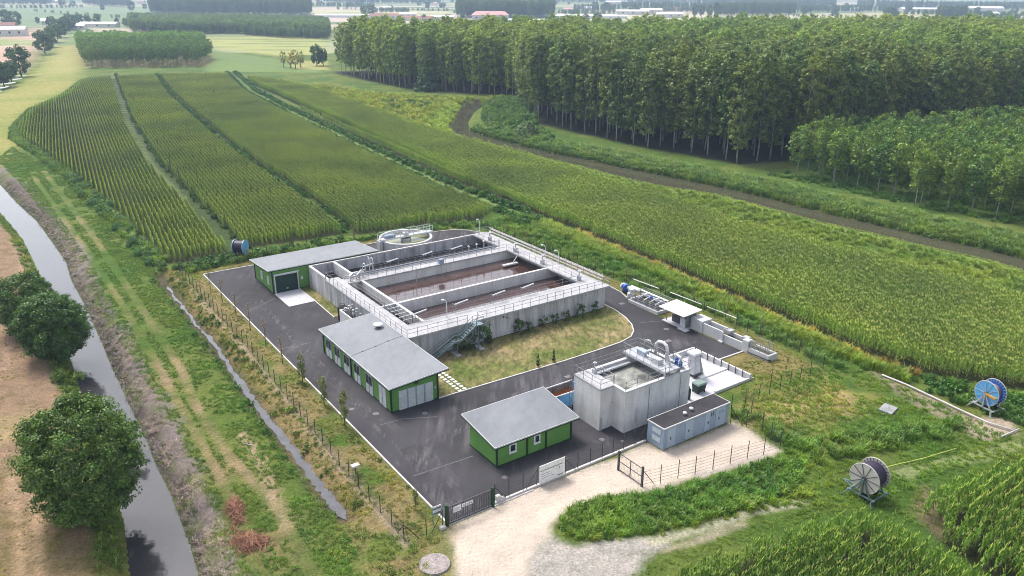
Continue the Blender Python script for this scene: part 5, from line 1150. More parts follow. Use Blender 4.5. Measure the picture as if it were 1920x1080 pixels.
# river banks
grass('river_bank_scrub', np.vstack([RIV_F[3:], (RIV_F[3:]+np.array((7.5, 9)))[::-1]]), 1.8, TALLG, ((.75, .92, .75), (1.2, 1.15, .85)), (.9, 1.7))
grass('river_bank_reeds', np.vstack([RIV_N[6:]+np.array((.2, .2)), (RIV_N[6:]+np.array((-4.5, -5)))[::-1]]), 2.5, TALLG, ((1.3, 1.2, .8), (2.0, 1.6, 1.1)), (.22, .42))
grass('far_bank_reeds', np.vstack([RIV_F[4:]+np.array((-.1, -.1)), (RIV_F[4:]+np.array((1.6, 2)))[::-1]]), 1.2, TALLG+WEED, ((.8, .9, .7), (1.4, 1.2, .9)), (.9, 1.4))
grass('bend_scrub', pts([(900, 200), (925, 185), (1000, 190), (1010, 240), (1060, 285), (940, 258), (905, 240)]), .22, SCRUB, ((.75, 1.0, .6), (1.25, 1.3, .7)), (.5, 1.0))
grass('bend_reeds', pts([(790, 225), (830, 205), (850, 195), (858, 203), (845, 225), (832, 240), (850, 254), (820, 250)]), 1.3, TALLG, ((1.6, 1.5, .6), (2.2, 1.9, .7)), (.9, 1.5))
grass('meadow_scrub', pts([(700, 195), (800, 188), (830, 195), (790, 212), (740, 220), (660, 205), (640, 195)]), .09, SCRUB, ((.55, .8, .7), (.9, 1.0, .7)), (.4, .9), .45, 8.0)
grass('river_meadow_grass', pts([(600, 165), (700, 178), (850, 185), (960, 184), (1000, 195), (900, 190), (850, 195), (780, 240), (700, 225), (600, 180), (560, 165)]), .35, TALLG, ((1.5, 1.3, .6), (2.4, 1.8, .8)), (1.0, 2.0))
grass('plantation_edge_scrub', pts([(1050, 285), (1200, 318), (1400, 355), (1600, 395), (1800, 435), (1920, 462), (1920, 440), (1700, 392), (1460, 342), (1250, 305), (1060, 268)]), 1.2, TALLG, ((.55, .80, .70), (.9, 1.05, .75)), (.8, 1.4))
grass('plantation_grass', YOUNG, .9, TALLG+WEED[:1], ((.55, .85, .5), (.9, 1.1, .6)), (.6, 1.2), .42, 6.0)
grass('track_weeds', np.vstack([TRACK1+np.array((.9, .5)), (TRACK1+np.array((2.2, 1.2)))[::-1]]), .5, WEED+TALLG[:1], ((.7, .75, 1.1), (1.0, .95, 1.2)), (.7, 1.4))
grass('track_weeds', np.vstack([TRACK2+np.array((-1, -.5)), (TRACK2+np.array((1.2, .6)))[::-1]]), .6, WEED, ((.6, .85, .6), (.9, 1.1, .7)), (.7, 1.4))
for a in (-2.4, 1.6): grass('track_weeds', np.vstack([TRACK3+np.array((a-.7, a*.55-.4)), (TRACK3+np.array((a+.9, a*.55+.5)))[::-1]]), .7, WEED+TALLG[:1], ((.55, .85, .6), (.85, 1.05, .65)), (.9, 1.7))
grass('field_corner_scrub', pts([(115, 335), (150, 335), (215, 400), (280, 470), (315, 505), (300, 525), (255, 490), (190, 415), (140, 365)]), .16, SCRUB, ((.6, .85, .9), (.95, 1.05, 1.0)), (.35, .75), .3)
grass('field_end_weeds', pts([(310, 508), (430, 490), (620, 455), (640, 448), (640, 458), (480, 490), (350, 520)]), 1.0, WEED+TALLG, ((.5, .8, .6), (.9, 1.0, .6)), (.8, 1.5))

grass('field_edge_grass', np.vstack([FIELD_L[:10]+np.array((.3, 0)), (FIELD_L[:10]+np.array((-2.2, -1.2)))[::-1]]), 1.6, TALLG+WEED[:1], ((.7, .95, .5), (1.3, 1.25, .55)), (.7, 1.4))

grass('river_margin_grass', np.vstack([FIELD_D[2:10], (RIV_N[5:]+np.array((-3.2, -3.6)))[::-1]]), 1.3, TALLG, ((1.0, 1.1, .6), (1.7, 1.45, .8)), (.6, 1.1), .25, 6.0)
# ------------------------------------------------------------------ trees
def pop_shape(t): return (.62+.75*t) if t < .5 else math.sqrt(max(0, 1-((t-.5)/.505)**2))
def oval(t): return math.sqrt(max(0, 1-(2*t-1)**2))**.8
GRN, DKG = (.140, .208, .036), (.040, .085, .018)
POPC = [crown(100+i, 4.5+(i % 3), 28+(i % 3-1)*1.1, 4.3, pop_shape, 200, 25, .34, GRN, (.6, 1.25), .75, up=.6) for i in range(5)]
POPV = [leaf_mesh('poplar_crown', [c], M['leaf']) for c in POPC]; POPI = [leaf_mesh('poplar_mass', [c], M['leaf_inst']) for c in POPC]
POPT = [trunk_mesh('poplar_trunk', 24, .20, M['bark'], i, [(9+2*k, k*2.1+i, 2.2, 2.0) for k in range(6)]) for i in range(3)]
def with_trunk(c, h, r):
    """leaf mass plus a slim trunk, for trees too far off to be told apart"""
    v, q, t = c; n = len(v); e = [(-r, 0), (r, 0), (0, -r), (0, r)]; V = []
    for a, b in ((0, 1), (2, 3)): V += [(*e[a], 0), (*e[b], 0), (e[b][0]*.5, e[b][1]*.5, h), (e[a][0]*.5, e[a][1]*.5, h)]
    return np.vstack([v, V]), np.vstack([q, np.arange(8).reshape(2, 4)+n]), np.vstack([t, np.full((8, 3), .30)])
POPM = [leaf_mesh('poplar_mass', [with_trunk(c, 20, .24)], M['leaf_inst']) for c in POPC]
YNGC = [crown(140+i, 4.2, 13.6, 2.7, pop_shape, 88, 26, .25, (.135, .245, .034), (.55, 1.05), .8, up=.4) for i in range(5)]
YNGV = [leaf_mesh('young_poplar_crown', [c], M['leaf']) for c in YNGC]; YNGM = [leaf_mesh('young_poplar_mass', [with_trunk(c, 10, .1)], M['leaf_inst']) for c in YNGC]
YNGT = [trunk_mesh('young_poplar_trunk', 11.5, .12, M['bark'], 10+i, [(5+1.5*k, k*2.3+i, 1.2, 1.4) for k in range(4)], .015*(i-1)) for i in range(3)]
def stand(P, gap, ang, jit=.6):
    c, s = cos(ang), sin(ang); R = np.array([[c, s], [-s, c]]); Q = P@R.T; lo, hi = Q.min(0), Q.max(0)
    X, Y = np.meshgrid(np.arange(lo[0], hi[0], gap), np.arange(lo[1], hi[1], gap)); q = np.stack([X.ravel(), Y.ravel()], 1)@R+rng.normal(0, jit, (X.size, 2))
    return q[inside(q[:, 0], q[:, 1], P)]
def plantation(P, gap, ang, n_ind, name, label, cat, group, TR, CR, mass_name, MASS, s=(.92, 1.08), cols=((1.2, 1.32, 1.0), (1.95, 1.68, 1.0)), order=None):  # cols: massed trees tinted brighter than the front ones, lit tops put into colour
    q = stand(P, gap, ang); d = np.hypot(q[:, 0], q[:, 1]) if order is None else order(q); q = q[np.argsort(d)]
    for i, (x, y) in enumerate(q[:n_ind]): tree(name, label, cat, x, y, TR[i % len(TR)], CR[(i*7+i//5) % len(CR)], group, random.uniform(*s), random.uniform(0, 6.28), 0, random.uniform(s[0]+.02, s[1]-.01))
    q = q[n_ind:]; n = len(q)
    if n:
        g = np.clip((vnoise(q[:, 0], q[:, 1], 60, 55)-.3)*2.3, 0, 1)[:, None]; c = (np.array(cols[0])*(1-g)+np.array(cols[1])*g)*rng.uniform(.82, 1.2, (n, 1))
        scatter(mass_name, np.hstack([q, np.zeros((n, 1))]), MASS, rz(n), sc(rng.uniform(s[0]-.04, s[1]+.03, n)), c)
plantation(TALL, 6.3, .55, 290, 'tall_poplar', 'tall dark poplar with pale bare trunk in the big wood beyond the river', 'tree', 'tall poplars of the wood beyond the river', POPT, POPV, 'poplar_wood_canopy', POPM)
plantation(YOUNG, 5.5, .62, 290, 'young_poplar', 'slender bright green young poplar in the plantation in front of the tall wood', 'tree', 'young poplars in the riverside plantation', YNGT, YNGV, 'young_plantation_canopy', YNGM, (.88, 1.1))
plantation(GROVE, 6.6, .2, 200, 'grove_poplar', 'young poplar in the small pale grove at the far end of the maize rows', 'tree', 'young poplars in the grove behind the maize', YNGT, YNGV, 'grove_canopy', YNGM, (.85, 1.0), ((1.25, 1.35, .95), (1.6, 1.55, 1.0)))
# woods far out on the plain, each one mass
def far_wood(px, depth, gap, s, cols=((.7, .85, .9), (1.0, 1.05, .95)), MASS=POPM, name='distant_wood', wide=1.12):
    P = pts(px); n = P/np.linalg.norm(P, axis=1)[:, None]; A = np.vstack([P, (P+n*depth)[::-1]]); q = stand(A, gap, .3, gap*.22); k = len(q)
    scatter(name, np.hstack([q, np.zeros((k, 1))]), MASS, rz(k), sc(rng.uniform(.85, 1.1, k)*s*wide, rng.uniform(.9, 1.08, k)*s), np.array(cols[0])*rng.uniform(.8, 1.25, (k, 1)))
far_wood([(240, 66), (330, 71), (420, 69), (500, 71), (560, 74), (612, 76)], 260, 6.2, .45, ((1.05, 1.2, .95),)*2, wide=1.7)
far_wood([(455, 71.5), (530, 76), (612, 78)], 50, 5, .34, ((.9, 1.05, .9),)*2, wide=1.5)
far_wood([(278, 33), (380, 35.5), (480, 35), (578, 34)], 160, 9.5, .95)
far_wood([(852, 35), (940, 35.5), (1032, 33)], 130, 9, .95)
far_wood([(-60, 19.5), (60, 19.5), (90, 19)], 150, 13, .7); far_wood([(150, 17), (190, 20.5), (240, 21)], 160, 11, .8); far_wood([(1335, 27), (1400, 25.5), (1485, 23)], 230, 12, .75)
far_wood([(600, 9), (700, 10.5), (820, 9.5)], 130, 16, .7); far_wood([(1490, 19), (1580, 17), (1680, 15)], 160, 14, .5); far_wood([(1160, 15), (1250, 14.5), (1330, 17)], 150, 15, .6); far_wood([(1750, 28), (1806, 27.5)], 90, 10, .75); far_wood([(1835, 31.5), (1905, 32.5)], 40, 10, .45); far_wood([(1070, 19), (1120, 20), (1155, 19)], 70, 12, .5)
far_wood([(1600, 7), (1750, 10), (1930, 10)], 170, 16, .7); far_wood([(-60, 6), (200, 6), (420, 4)], 200, 20, .8); far_wood([(850, 4), (1050, 5), (1300, 4)], 200, 20, .7); far_wood([(1300, 8), (1420, 11), (1560, 8)], 150, 16, .8)
for L_, d_, s_ in (([(620, 22), (840, 23)], 14, .22), ([(860, 20.5), (850, 24), (845, 30)], 14, .3), ([(1380, 24.5), (1560, 28.5), (1700, 28)], 12, .22), ([(1040, 27), (1170, 25)], 20, .33), ([(-20, 27), (60, 26), (150, 24)], 16, .3), ([(310, 48), (620, 47)], 12, .2), ([(580, 17), (700, 17.5)], 20, .4), ([(1180, 21), (1330, 20)], 25, .4), ([(1400, 14), (1540, 13.5)], 40, .5), ([(1690, 20), (1930, 22)], 30, .35), ([(60, 32), (110, 36), (225, 44)], 10, .22), ([(690, 27), (760, 27)], 25, .35)): far_wood(L_, d_, 9, s_, ((.8, .95, .9),)*2, name='distant_hedge', wide=1.9)
# round broadleaf trees told apart in the distance
RND = [leaf_mesh('round_crown', [crown(170+i, 1.5, 10, 4.6, oval, 70, 34, .42, (.085, .155, .036), (.8, 1.5), .8, up=.4)], M['leaf']) for i in range(4)]
YEL = [leaf_mesh('yellowing_crown', [crown(190+i, 2.5, 9.5, 2.6, oval, 40, 16, .32, (.30, .27, .05), (.5, 1.0), .9, up=.4)], M['leaf']) for i in range(2)]
RNT = [trunk_mesh('short_trunk', 6, .3, M['dark_bark'], 30+i, [(2.5, i, 2, 1.5), (3, i+2.2, 2, 1.6)]) for i in range(2)]
FAR = [(36, 152, 15, 'big dark round tree on the far canal bank'), (18, 163, 10, 'pale green bush like tree below the big dark one on the far canal'), (4, 172, 11, 'dark tree at the bend of the far canal'), (80, 109, 15, 'rounded tree standing alone over the far canal water'),
       (92, 97, 14, 'nearest tree of the avenue along the far canal'), (100, 88, 15, 'second nearest tree of the avenue along the far canal'), (110, 79, 15, 'middle tree of the avenue along the far canal'), (119, 71, 15, 'fourth tree up the avenue along the far canal'), (128, 64, 16, 'fifth tree up the avenue along the far canal'), (92, 62, 13, 'dark tree left of the avenue top by a white gable'),
       (25, 61, 17, 'tall dark tree over the farmyard at the far bend'), (7, 56, 17, 'tall blue green tree behind the white farmhouse'), (145, 55, 13, 'tree right of the avenue in front of the far meadow'), (160, 54, 11, 'low tree in the hedge before the pale shed'), (178, 54, 12, 'rounded tree in the hedge behind the pale shed'), (215, 57, 9, 'small greyish tree right of the pale shed'),
       (250, 60, 14, 'broad greyish tree at the left end of the middle wood'), (232, 60, 11, 'smaller tree at the left end of the middle wood'), (288, 78, 13, 'silvery willow standing before the middle wood'), (268, 63, 10, 'low grey tree beside the silvery willow'),
       (541, 132, 9, 'leftmost of the yellowing trees by the river meadow'), (528, 131, 10, 'small ragged tree beside the yellowing trees'), (550, 133, 11, 'tallest of the yellowing trees by the river meadow'), (560, 131, 10, 'right one of the yellowing trees by the river meadow'), (590, 127, 12, 'dark young tree left of the big wood'), (602, 127, 10, 'small dark tree close against the big wood'),
       (138, 52, 10, 'low tree behind the avenue top'), (66, 54, 8, 'small round tree by the far farm track'), (790, 41, 9, 'round tree before the pale farm roofs'), (862, 40, 11, 'small tree at the left wall of the pink roofed barn'), (1093, 42, 12, 'dark round tree behind the poplar wood edge'), (1115, 42, 14, 'broad dark tree behind the poplar wood edge'),
       (1297, 29, 21, 'left one of the row of slim trees behind the wood'), (1310, 29, 21, 'second of the row of slim trees behind the wood'), (1325, 29, 20, 'third of the row of slim trees behind the wood'), (1336, 30, 24, 'tallest of the row of slim trees behind the wood'), (690, 33, 19, 'pair topped tree in the middle of the far fields'), (676, 33, 17, 'smaller tree in the middle of the far fields')]
for i, (px, py, h, s) in enumerate(FAR):
    x, y = at(px, py); t = tree('slim_tree' if 'slim' in s else 'broadleaf_tree', s, 'tree', x, y, RNT[i % 2], (YEL[i % 2] if 'yellowing' in s else RND[i % 4]), None, h/10*(.55 if 'slim' in s else .75 if 'young' in s or 'small' in s else .95), i*1.3, 0, h/10)
# the three trees on the near canal bank
BIG = (.098, .182, .020)
def bank_tree(name, label, x, y, h, z0, rad, seed, base, n=330, size=.125):
    c = leaf_mesh('bank_tree_crown', [crown(seed, z0, h, rad, oval, n, 110, size, base, (.45, 1.05), .7, up=.55, inner=.5)], M['leaf'])
    tr = trunk_mesh('bank_tree_trunk', h*.62, .32, M['dark_bark'], seed, [(1.6+.7*k, k*2.4, rad*.6, 1.5+.25*k) for k in range(7)])
    tree(name, label, 'tree', x, y, tr, c, None, 1, 0, -.2)
x, y = at(178, 972); bank_tree('bank_tree', 'largest ragged green tree leaning over the canal, nearest in view', x, y, 11.6, .4, 5.0, 201, BIG, 500)
x, y = at(108, 676); bank_tree('bank_tree', 'dense rounded bush like tree beside the canal, in front of its twin', x, y, 8.4, .2, 4.3, 202, (.085, .165, .020), 400)
x, y = at(62, 632); bank_tree('bank_tree', 'rounded tree half hidden behind the dense one on the canal bank', x, y, 8.6, .2, 4.0, 203, (.10, .18, .026), 360)
SHB = [leaf_mesh('bank_shrub', [crown(210+i, .1, 2.4, 1.5, dome, 30, 34, .16, (.11, .20, .03), (.3, .55), .8)], M['leaf']) for i in range(3)]
def shrub(name, label, x, y, s, k, group=None, sz=None, z=0, mesh=None):
    o = bpy.data.objects.new(name, (mesh or SHB)[k % 3]); COL.objects.link(o); o.location = (x, y, z); o.scale = (s, s, sz or s); o.rotation_euler = (0, 0, k*1.7); return tag(o, label, 'shrub', group)
for k, (px, py, s, l) in enumerate([(112, 722, .6, 'low green shrub between the two tree groups on the canal bank'), (150, 722, .5, 'little shrub at the water below the dense canal tree'), (255, 830, .8, 'shrub hanging over the water right of the largest canal tree')]):
    x, y = at(px, py); shrub('bank_shrub', l, x, y, s, k)
# light round willow bush at the river bend
x, y = at(985, 262, -1); o = bpy.data.objects.new('willow_bush', leaf_mesh('willow_bush', [crown(230, .2, 5.0, 4.2, dome, 70, 34, .34, (.17, .25, .085), (.6, 1.1), .8)], M['leaf'])); COL.objects.link(o); o.location = (x, y, -.6); tag(o, 'pale rounded willow bush at the river bend', 'bush')
x, y = at(795, 172); o = bpy.data.objects.new('dark_bush', leaf_mesh('dark_bush', [crown(231, .2, 7.5, 6.5, dome, 80, 30, .5, (.05, .11, .025), (.8, 1.5), .8)], M['leaf'])); COL.objects.link(o); o.location = (x, y, 0); tag(o, 'dark spreading bush at the foot of the far poplars', 'bush')
# shrubs along the basin wall
SPH = [leaf_mesh('wall_shrub', [crown(240+i, .1, 1.6, .75, lambda t: .75+.4*t-.9*max(0, t-.5), 16, 26, .11, (.07, .13, .028), (.2, .36), .9)], M['leaf']) for i in range(3)]
WS = [(43.6, .8, 'slim yellowish shrub, furthest right along the basin wall'), (40.7, .95, 'dark upright shrub, second from the right along the basin wall'), (38.1, .85, 'pale green shrub between two dark ones along the basin wall'), (36.0, .85, 'purplish dark shrub on a bare stem along the basin wall'), (33.9, .9, 'thin light green shrub in the middle of the basin wall'), (31.4, .8, 'smaller of two dark round shrubs by the basin wall'), (29.8, 1.2, 'larger of two dark round shrubs by the basin wall'), (23.9, 1.7, 'tall dark bush right of the stairs landing'), (21.2, 1.3, 'dark bush under the stairs between their footings'), (19.6, 1.2, 'low dark bush under the foot of the stairs')]
for k, (u, s, l) in enumerate(WS):
    x, y = W(u, 30.3 if u < 24.5 else 30.5); shrub('wall_shrub', l, x, y, s, k, None, s*(1.3 if k in (0, 1) else 1.15), .08, SPH)
# columns and saplings along the drive kerb
CLM = [leaf_mesh('sapling_crown', [crown(260+i, .7, 3.6, .36, lambda t: 1.0 if t < .8 else max(.15, 1-(t-.8)*4), 34, 20, .09, (.20, .22, .045), (.16, .3), 1.3)], M['leaf']) for i in range(3)]
THN = [leaf_mesh('thin_sapling_crown', [crown(270+i, 1.0, 3.4, .30, lambda t: 1.0, 16, 9, .07, (.22, .17, .08), (.2, .34), 1.2)], M['leaf']) for i in range(3)]
SPT = [trunk_mesh('sapling_stem', 3.3, .05, M['dark_bark'], 60+i, [(1.0+.5*k, k*2.2, .25, .5) for k in range(4)]) for i in range(3)]
for k, (u, v, d, s, l) in enumerate([(-.35, 21.2, 0, 1.0, 'leafiest slim columnar sapling on the drive kerb, nearest the gate'), (-.35, 27.0, 0, .85, 'thin green sapling on the drive kerb opposite the third office door'), (-.4, 33.6, 0, .95, 'tall yellow green sapling on the drive kerb opposite the office end'), (-.5, 40.2, 1, 1.0, 'sparse brown sapling on the drive kerb beyond the office'), (-.5, 46.5, 1, .95, 'bare reddish sapling on the drive kerb between office and garage'), (-.5, 53.0, 1, 1.0, 'sparse sapling on the drive kerb level with the ramp slab'), (-.5, 59.5, 1, .9, 'thin bare sapling on the drive kerb before the garage'), (-.6, 66.0, 1, .9, 'small bare sapling level with the garage front'), (-.6, 72.5, 1, .85, 'furthest bare sapling at the top of the drive'), (-1.2, 3.5, 0, .55, 'short green sapling behind the site sign')]):
    x, y = W(u, v); tree('kerb_sapling', l, 'sapling', x, y, SPT[k % 3], (THN if d else CLM)[k % 3], None, s*1.2, k)
SPI = leaf_mesh('spiral_topiary', [crown(280, .15, 1.9, .26, lambda t: (1.05-.8*t)*(.6+.4*abs(sin(t*11))), 40, 14, .06, (.020, .035, .014), (.07, .13), .8)], M['leaf'])
for u, l in ((25.7, 'dark spiral clipped cypress on the lawn kerb, left one'), (28.2, 'dark spiral clipped cypress on the lawn kerb, right one')):
    x, y = W(u, 20.75); o = bpy.data.objects.new('spiral_cypress', SPI); COL.objects.link(o); o.location = (x, y, .08); tag(o, l, 'topiary')
G3 = 'bare saplings along the back and right fence'
for k, (u, v) in enumerate([(57.6, 30), (56.2, 37), (55.5, 44), (57.2, 24), (57.4, 17.5), (55.2, 50), (54.8, 57), (54.4, 63), (54.2, 70), (54, 76), (50, 83.4), (44, 83.4), (37, 83.6), (29, 83.6), (57, 11), (38.2, -2.6), (38.8, -1.2), (47, 1.5), (50.5, 2.0)]):
    x, y = W(u, v); tree('fence_sapling', 'thin sparse sapling standing along the yard fence', 'sapling', x, y, SPT[k % 3], THN[k % 3], G3, random.uniform(.7, 1.0), k)
# heap of cut reddish branches
def heap(x, y, L, Wd, n, seed, rot):
    r = random.Random(seed); b = MB()
    for k in range(n):
        px, py = r.gauss(0, L*.33), r.gauss(0, Wd*.33); h = max(.02, .55*math.exp(-(px/L)**2*3-(py/Wd)**2*3))*r.random(); a = r.uniform(0, 6.28); l = r.uniform(.3, .85)
        b.tube([(px-cos(a)*l, py-sin(a)*l, h), (px, py, h+r.uniform(.02, .18)), (px+cos(a)*l, py+sin(a)*l, h+r.uniform(-.05, .2))], r.uniform(.02, .045), 4)
    return b
m = surf('dead_branches', (.42, .22, .14), (.24, .115, .075), 1.5, .9, fine=4, famt=.4)
for k, (px, py, L, Wd, a, l) in enumerate([(446, 966, 3.4, .9, -1.15, 'upper reddish heap of dry cut branches on the grass bank'), (472, 1024, 2.6, 1.6, -.3, 'lower reddish heap of dry cut branches near the canal')]):
    x, y = at(px, py); o = heap(x, y, L, Wd, 190, k, a).build('branch_heap', m); o.location = (x, y, height(np.array([x]), np.array([y]))[0]); o.rotation_euler = (0, 0, a); tag(o, l, 'branch heap')
x, y = at(468, 841); b = MB(); b.tube([(-.6, 0, .06), (0, .05, .1), (.6, .25, .06)], .04, 6); o = b.build('pale_stick', M['kerb']); o.location = (x, y, .05); o.rotation_euler = (0, 0, -.5); tag(o, 'pale bare stick lying on the dry grass of the bank', 'stick')

# ------------------------------------------------------------------ irrigation hose reels
def reel(label, px, py, ang, R, width, hub, mf, mr, mdrum, mframe, seed=0, arm=None, spokes=10, rim_dark=True):
    x, y = at(px, py); t = thing('hose_reel', label, 'hose reel', (x, y, 0), ang); cz = R+.75; ax = (1, 0, 0)
    for s, m in ((-1, mf), (1, mr)):
        b = MB(); b.disc((s*width/2, 0, cz), ax, .12, R, .05, 40); f = b.build('flange', m, t)
        b = MB()
        for k in range(spokes if s < 0 else 24):
            a = 2*pi*k/(spokes if s < 0 else 24); r0 = .2 if s < 0 else R*.78
            b.bar((s*width/2-.045*abs(s), r0*cos(a), cz+r0*sin(a)), (s*width/2-.045, (R-.02)*cos(a), cz+(R-.02)*sin(a)), .05)
        b.build('spokes', M['dark_rail'] if rim_dark else mframe, f)
        b = MB(); b.tube([(s*width/2, R*cos(a), cz+R*sin(a)) for a in np.linspace(0, 2*pi, 41)[:-1]], .05, 6, True); b.build('rim', mframe if not rim_dark else mf, f)
    b = MB(); rr = R*hub; prof = []
    n = 14
    for k in range(n+1): prof.append((-width/2+.04+(width-.08)*k/n, rr+(.03 if k % 2 else -.02)))
    V = [(p, r*cos(2*pi*j/40), cz+r*sin(2*pi*j/40)) for p, r in prof for j in range(40)]
    b.add(V, [(i*40+j, i*40+(j+1) % 40, (i+1)*40+(j+1) % 40, (i+1)*40+j) for i in range(n) for j in range(40)]); b.build('hose_coil', mdrum, t, True)
    b = MB(); b.disc((-width/2-.09, 0, cz), ax, .02, .2, .14, 16); b.build('hub', M['dark_rail'], t)
    for s in (-1, 1):
        b = MB(); X = s*(width/2+.18)
        b.bar((X, 0, cz), (X, -R*.62, .55), .12); b.bar((X, 0, cz), (X, R*.62, .55), .12); b.bar((X, -R*.95, .5), (X, R*.95, .5), .14); b.bar((X, 0, cz), (X, 0, .55), .14, .2); b.build('side_frame', mframe, t)
    b = MB()
    for Y in (-R*.85, R*.85): b.bar((-width/2-.4, Y, .45), (width/2+.4, Y, .45), .14)
    b.bar((0, R*.9, .5), (.1, R*1.75, .45), .12); b.bar((-.5, R*.9, .5), (.1, R*1.75, .45), .08); b.bar((.5, R*.9, .5), (.1, R*1.75, .45), .08); b.build('chassis', mframe, t)
    for X in (-width/2-.5, width/2+.5):
        for Y in (-R*.9, R*.9):
            b = MB(); b.bar((X, Y*.9, .5), (X*1.25, Y*1.15, .02), .08); b.build('support_leg', mframe, t)
    for s in (-1, 1):
        b = MB(); b.disc((s*(width/2+.02)*.9, -.25, .42), ax, .1, .42, .22, 20); b.build('wheel', M['black'], t)
    if arm:
        b = MB(); b.bar((-width/2-.16, .1, cz), (-width/2-.16, -R*.85, cz-.15), .14, .22); b.build('yellow_arm', M[arm], t)
    return t
reel('white flanged hose reel wound with dark hose on a teal stand in the grass lane', 1628, 922, .62, 1.48, 1.75, .80, M['cream'], M['cream'], M['hose'], M['teal'])
reel('big blue hose reel with a yellow arm beside the maize on the right', 1852, 758, .42, 1.45, 1.3, .60, M['light_blue'], M['blue'], M['rust'], M['steel'], arm='yellow', rim_dark=False)
reel('small blue hose reel with dark hose by the maize behind the garage', 452, 488, -.15, 1.25, 1.9, .84, M['light_blue'], M['light_blue'], M['hose'], M['steel'], rim_dark=False)
def ground_line(name, label, cat, L, r, m, z=.12):
    P = pts(L); o0 = P[0]; b = MB(); b.tube([(p[0]-o0[0], p[1]-o0[1], z+(.03 if i % 2 else 0)) for i, p in enumerate(P)], r, 6); o = b.build(name, m, None, True); o.location = (*o0, 0); tag(o, label, cat)
ground_line('hose', 'thin yellow green hose running across the grass from the white reel', 'hose', [(1650, 878), (1690, 868), (1730, 858), (1795, 838)], .06, surf('green_hose', (.45, .50, .10), None, 2, .6), .35)
ground_line('irrigation_pipe', 'long pale irrigation pipe along the dirt edge below the blue reel', 'pipe', [(1655, 698), (1700, 716), (1760, 743), (1800, 762), (1850, 784), (1905, 802)], .10, M['kerb'], .2)
ground_line('irrigation_pipe', 'short pale pipe end lying at the lane corner', 'pipe', [(1880, 812), (1912, 798)], .09, M['kerb'], .2)

# ------------------------------------------------------------------ far buildings
def house(name, label, cat, px, py, w, d, h, rh, ang, wall, roof, win=0, hip=0.0):
    x, y = at(px, py); t = thing(name, label, cat, (x, y, 0), ang)
    b = MB(); b.box(-w/2, w/2, -d/2, d/2, 0, h); b.build('wall', wall, t)
    b = MB(); e = min(w, d)*.04; k = hip*w
    b.add([(-w/2-e, -d/2-e, h), (w/2+e, -d/2-e, h), (w/2+e, d/2+e, h), (-w/2-e, d/2+e, h), (-w/2-e+k, 0, h+rh), (w/2+e-k, 0, h+rh)], [(0, 1, 5, 4), (2, 3, 4, 5), (1, 2, 5), (3, 0, 4), (3, 2, 1, 0)]); b.build('roof', roof, t)
    for k in range(win):
        u = -w/2+w*(k+.6)/(win+.2); b = MB(); b.box(u-w*.02-.3, u+w*.02+.3, -d/2-.06, -d/2+.01, h*.4, h*.72); b.build('window', M['glass'], t)
    return t
house('barn', 'white barn with a pale pink hipped roof beyond the poplar wood', 'barn', 914, 38.5, 54, 24, 7.5, 5.5, .06, M['house'], M['pinkroof'], 5, .12)
H = [(18, 77, 26, 14, 6, 3, .3, 'house', 'house', 'white farmhouse by the brown field at the far left'), (8, 66, 20, 10, 5, 3, .2, 'house', 'redroof', 'low farm shed behind the white farmhouse'), (182, 59, 42, 12, 4, 2, .05, 'house', 'poly', 'long pale shed behind the small grove'), (141, 63, 18, 10, 4, 2.5, .1, 'house', 'poly', 'small pale house right of the canal avenue'), (82, 56, 9, 9, 5, 3, .4, 'house', 'poly', 'white gabled house left of the canal avenue'),
     (775, 41, 50, 14, 4, 3, -.05, 'house', 'redroof', 'long red roofed farm building left of the barn'), (715, 38, 44, 14, 5, 3, .1, 'house', 'redroof', 'dark red roofed farmhouse in the far fields'), (760, 36, 26, 12, 6, 3, .2, 'house', 'house', 'pale farmhouse behind the red roofs'), (825, 39, 34, 12, 5, 2, 0, 'house', 'poly', 'grey roofed shed just left of the barn'),
     (1012, 41.5, 96, 10, 3.5, 1.5, -.02, 'poly', 'poly', 'long white greenhouse right of the barn'), (1100, 33, 120, 16, 4, 2, -.03, 'poly', 'poly', 'long white greenhouse range behind the wood'), (640, 36, 90, 12, 3.5, 1.5, .02, 'poly', 'poly', 'white greenhouse strip left of the farm roofs'), (1215, 24, 40, 16, 8, 3, .1, 'house', 'poly', 'pale warehouse among the far trees'), (1250, 30, 44, 14, 6, 3, .1, 'house', 'poly', 'white shed left of the slim trees'), (1180, 25, 60, 18, 6, 3, .0, 'house', 'house', 'pale block beside the far greenhouses'),
     (1850, 14, 50, 20, 9, 4, .0, 'house', 'poly', 'bright white shed at the far right'), (1825, 14, 40, 20, 9, 4, .1, 'house', 'poly', 'white shed next to the bright far one'), (1720, 14, 90, 22, 6, 3, .0, 'house', 'poly', 'long pale warehouse far beyond the wood'), (1150, 8, 60, 24, 9, 4, .0, 'house', 'poly', 'faint white hall on the horizon'), (310, 14, 40, 20, 9, 4, .0, 'house', 'poly', 'faint pale barn left of the far wood'), (125, 9, 50, 22, 9, 4, .0, 'house', 'poly', 'hazy white shed on the left horizon'), (930, 3, 70, 24, 10, 4, .0, 'poly', 'poly', 'bright hazy hall behind the barn wood'), (600, 5.5, 60, 24, 9, 4, .1, 'house', 'redroof', 'hazy red roofed hall on the horizon'), (1500, 2.5, 80, 24, 9, 4, .1, 'house', 'poly', 'hazy long hall on the right horizon')]
for px, py, w, d, h, rh, a, m1, m2, l in H: house('greenhouse' if 'greenhouse' in l else 'farm_building', l, 'greenhouse' if 'greenhouse' in l else 'building', px, py, w, d, h, rh, a, M[m1], M[m2], 3 if py > 20 and m1 == 'house' else 0)
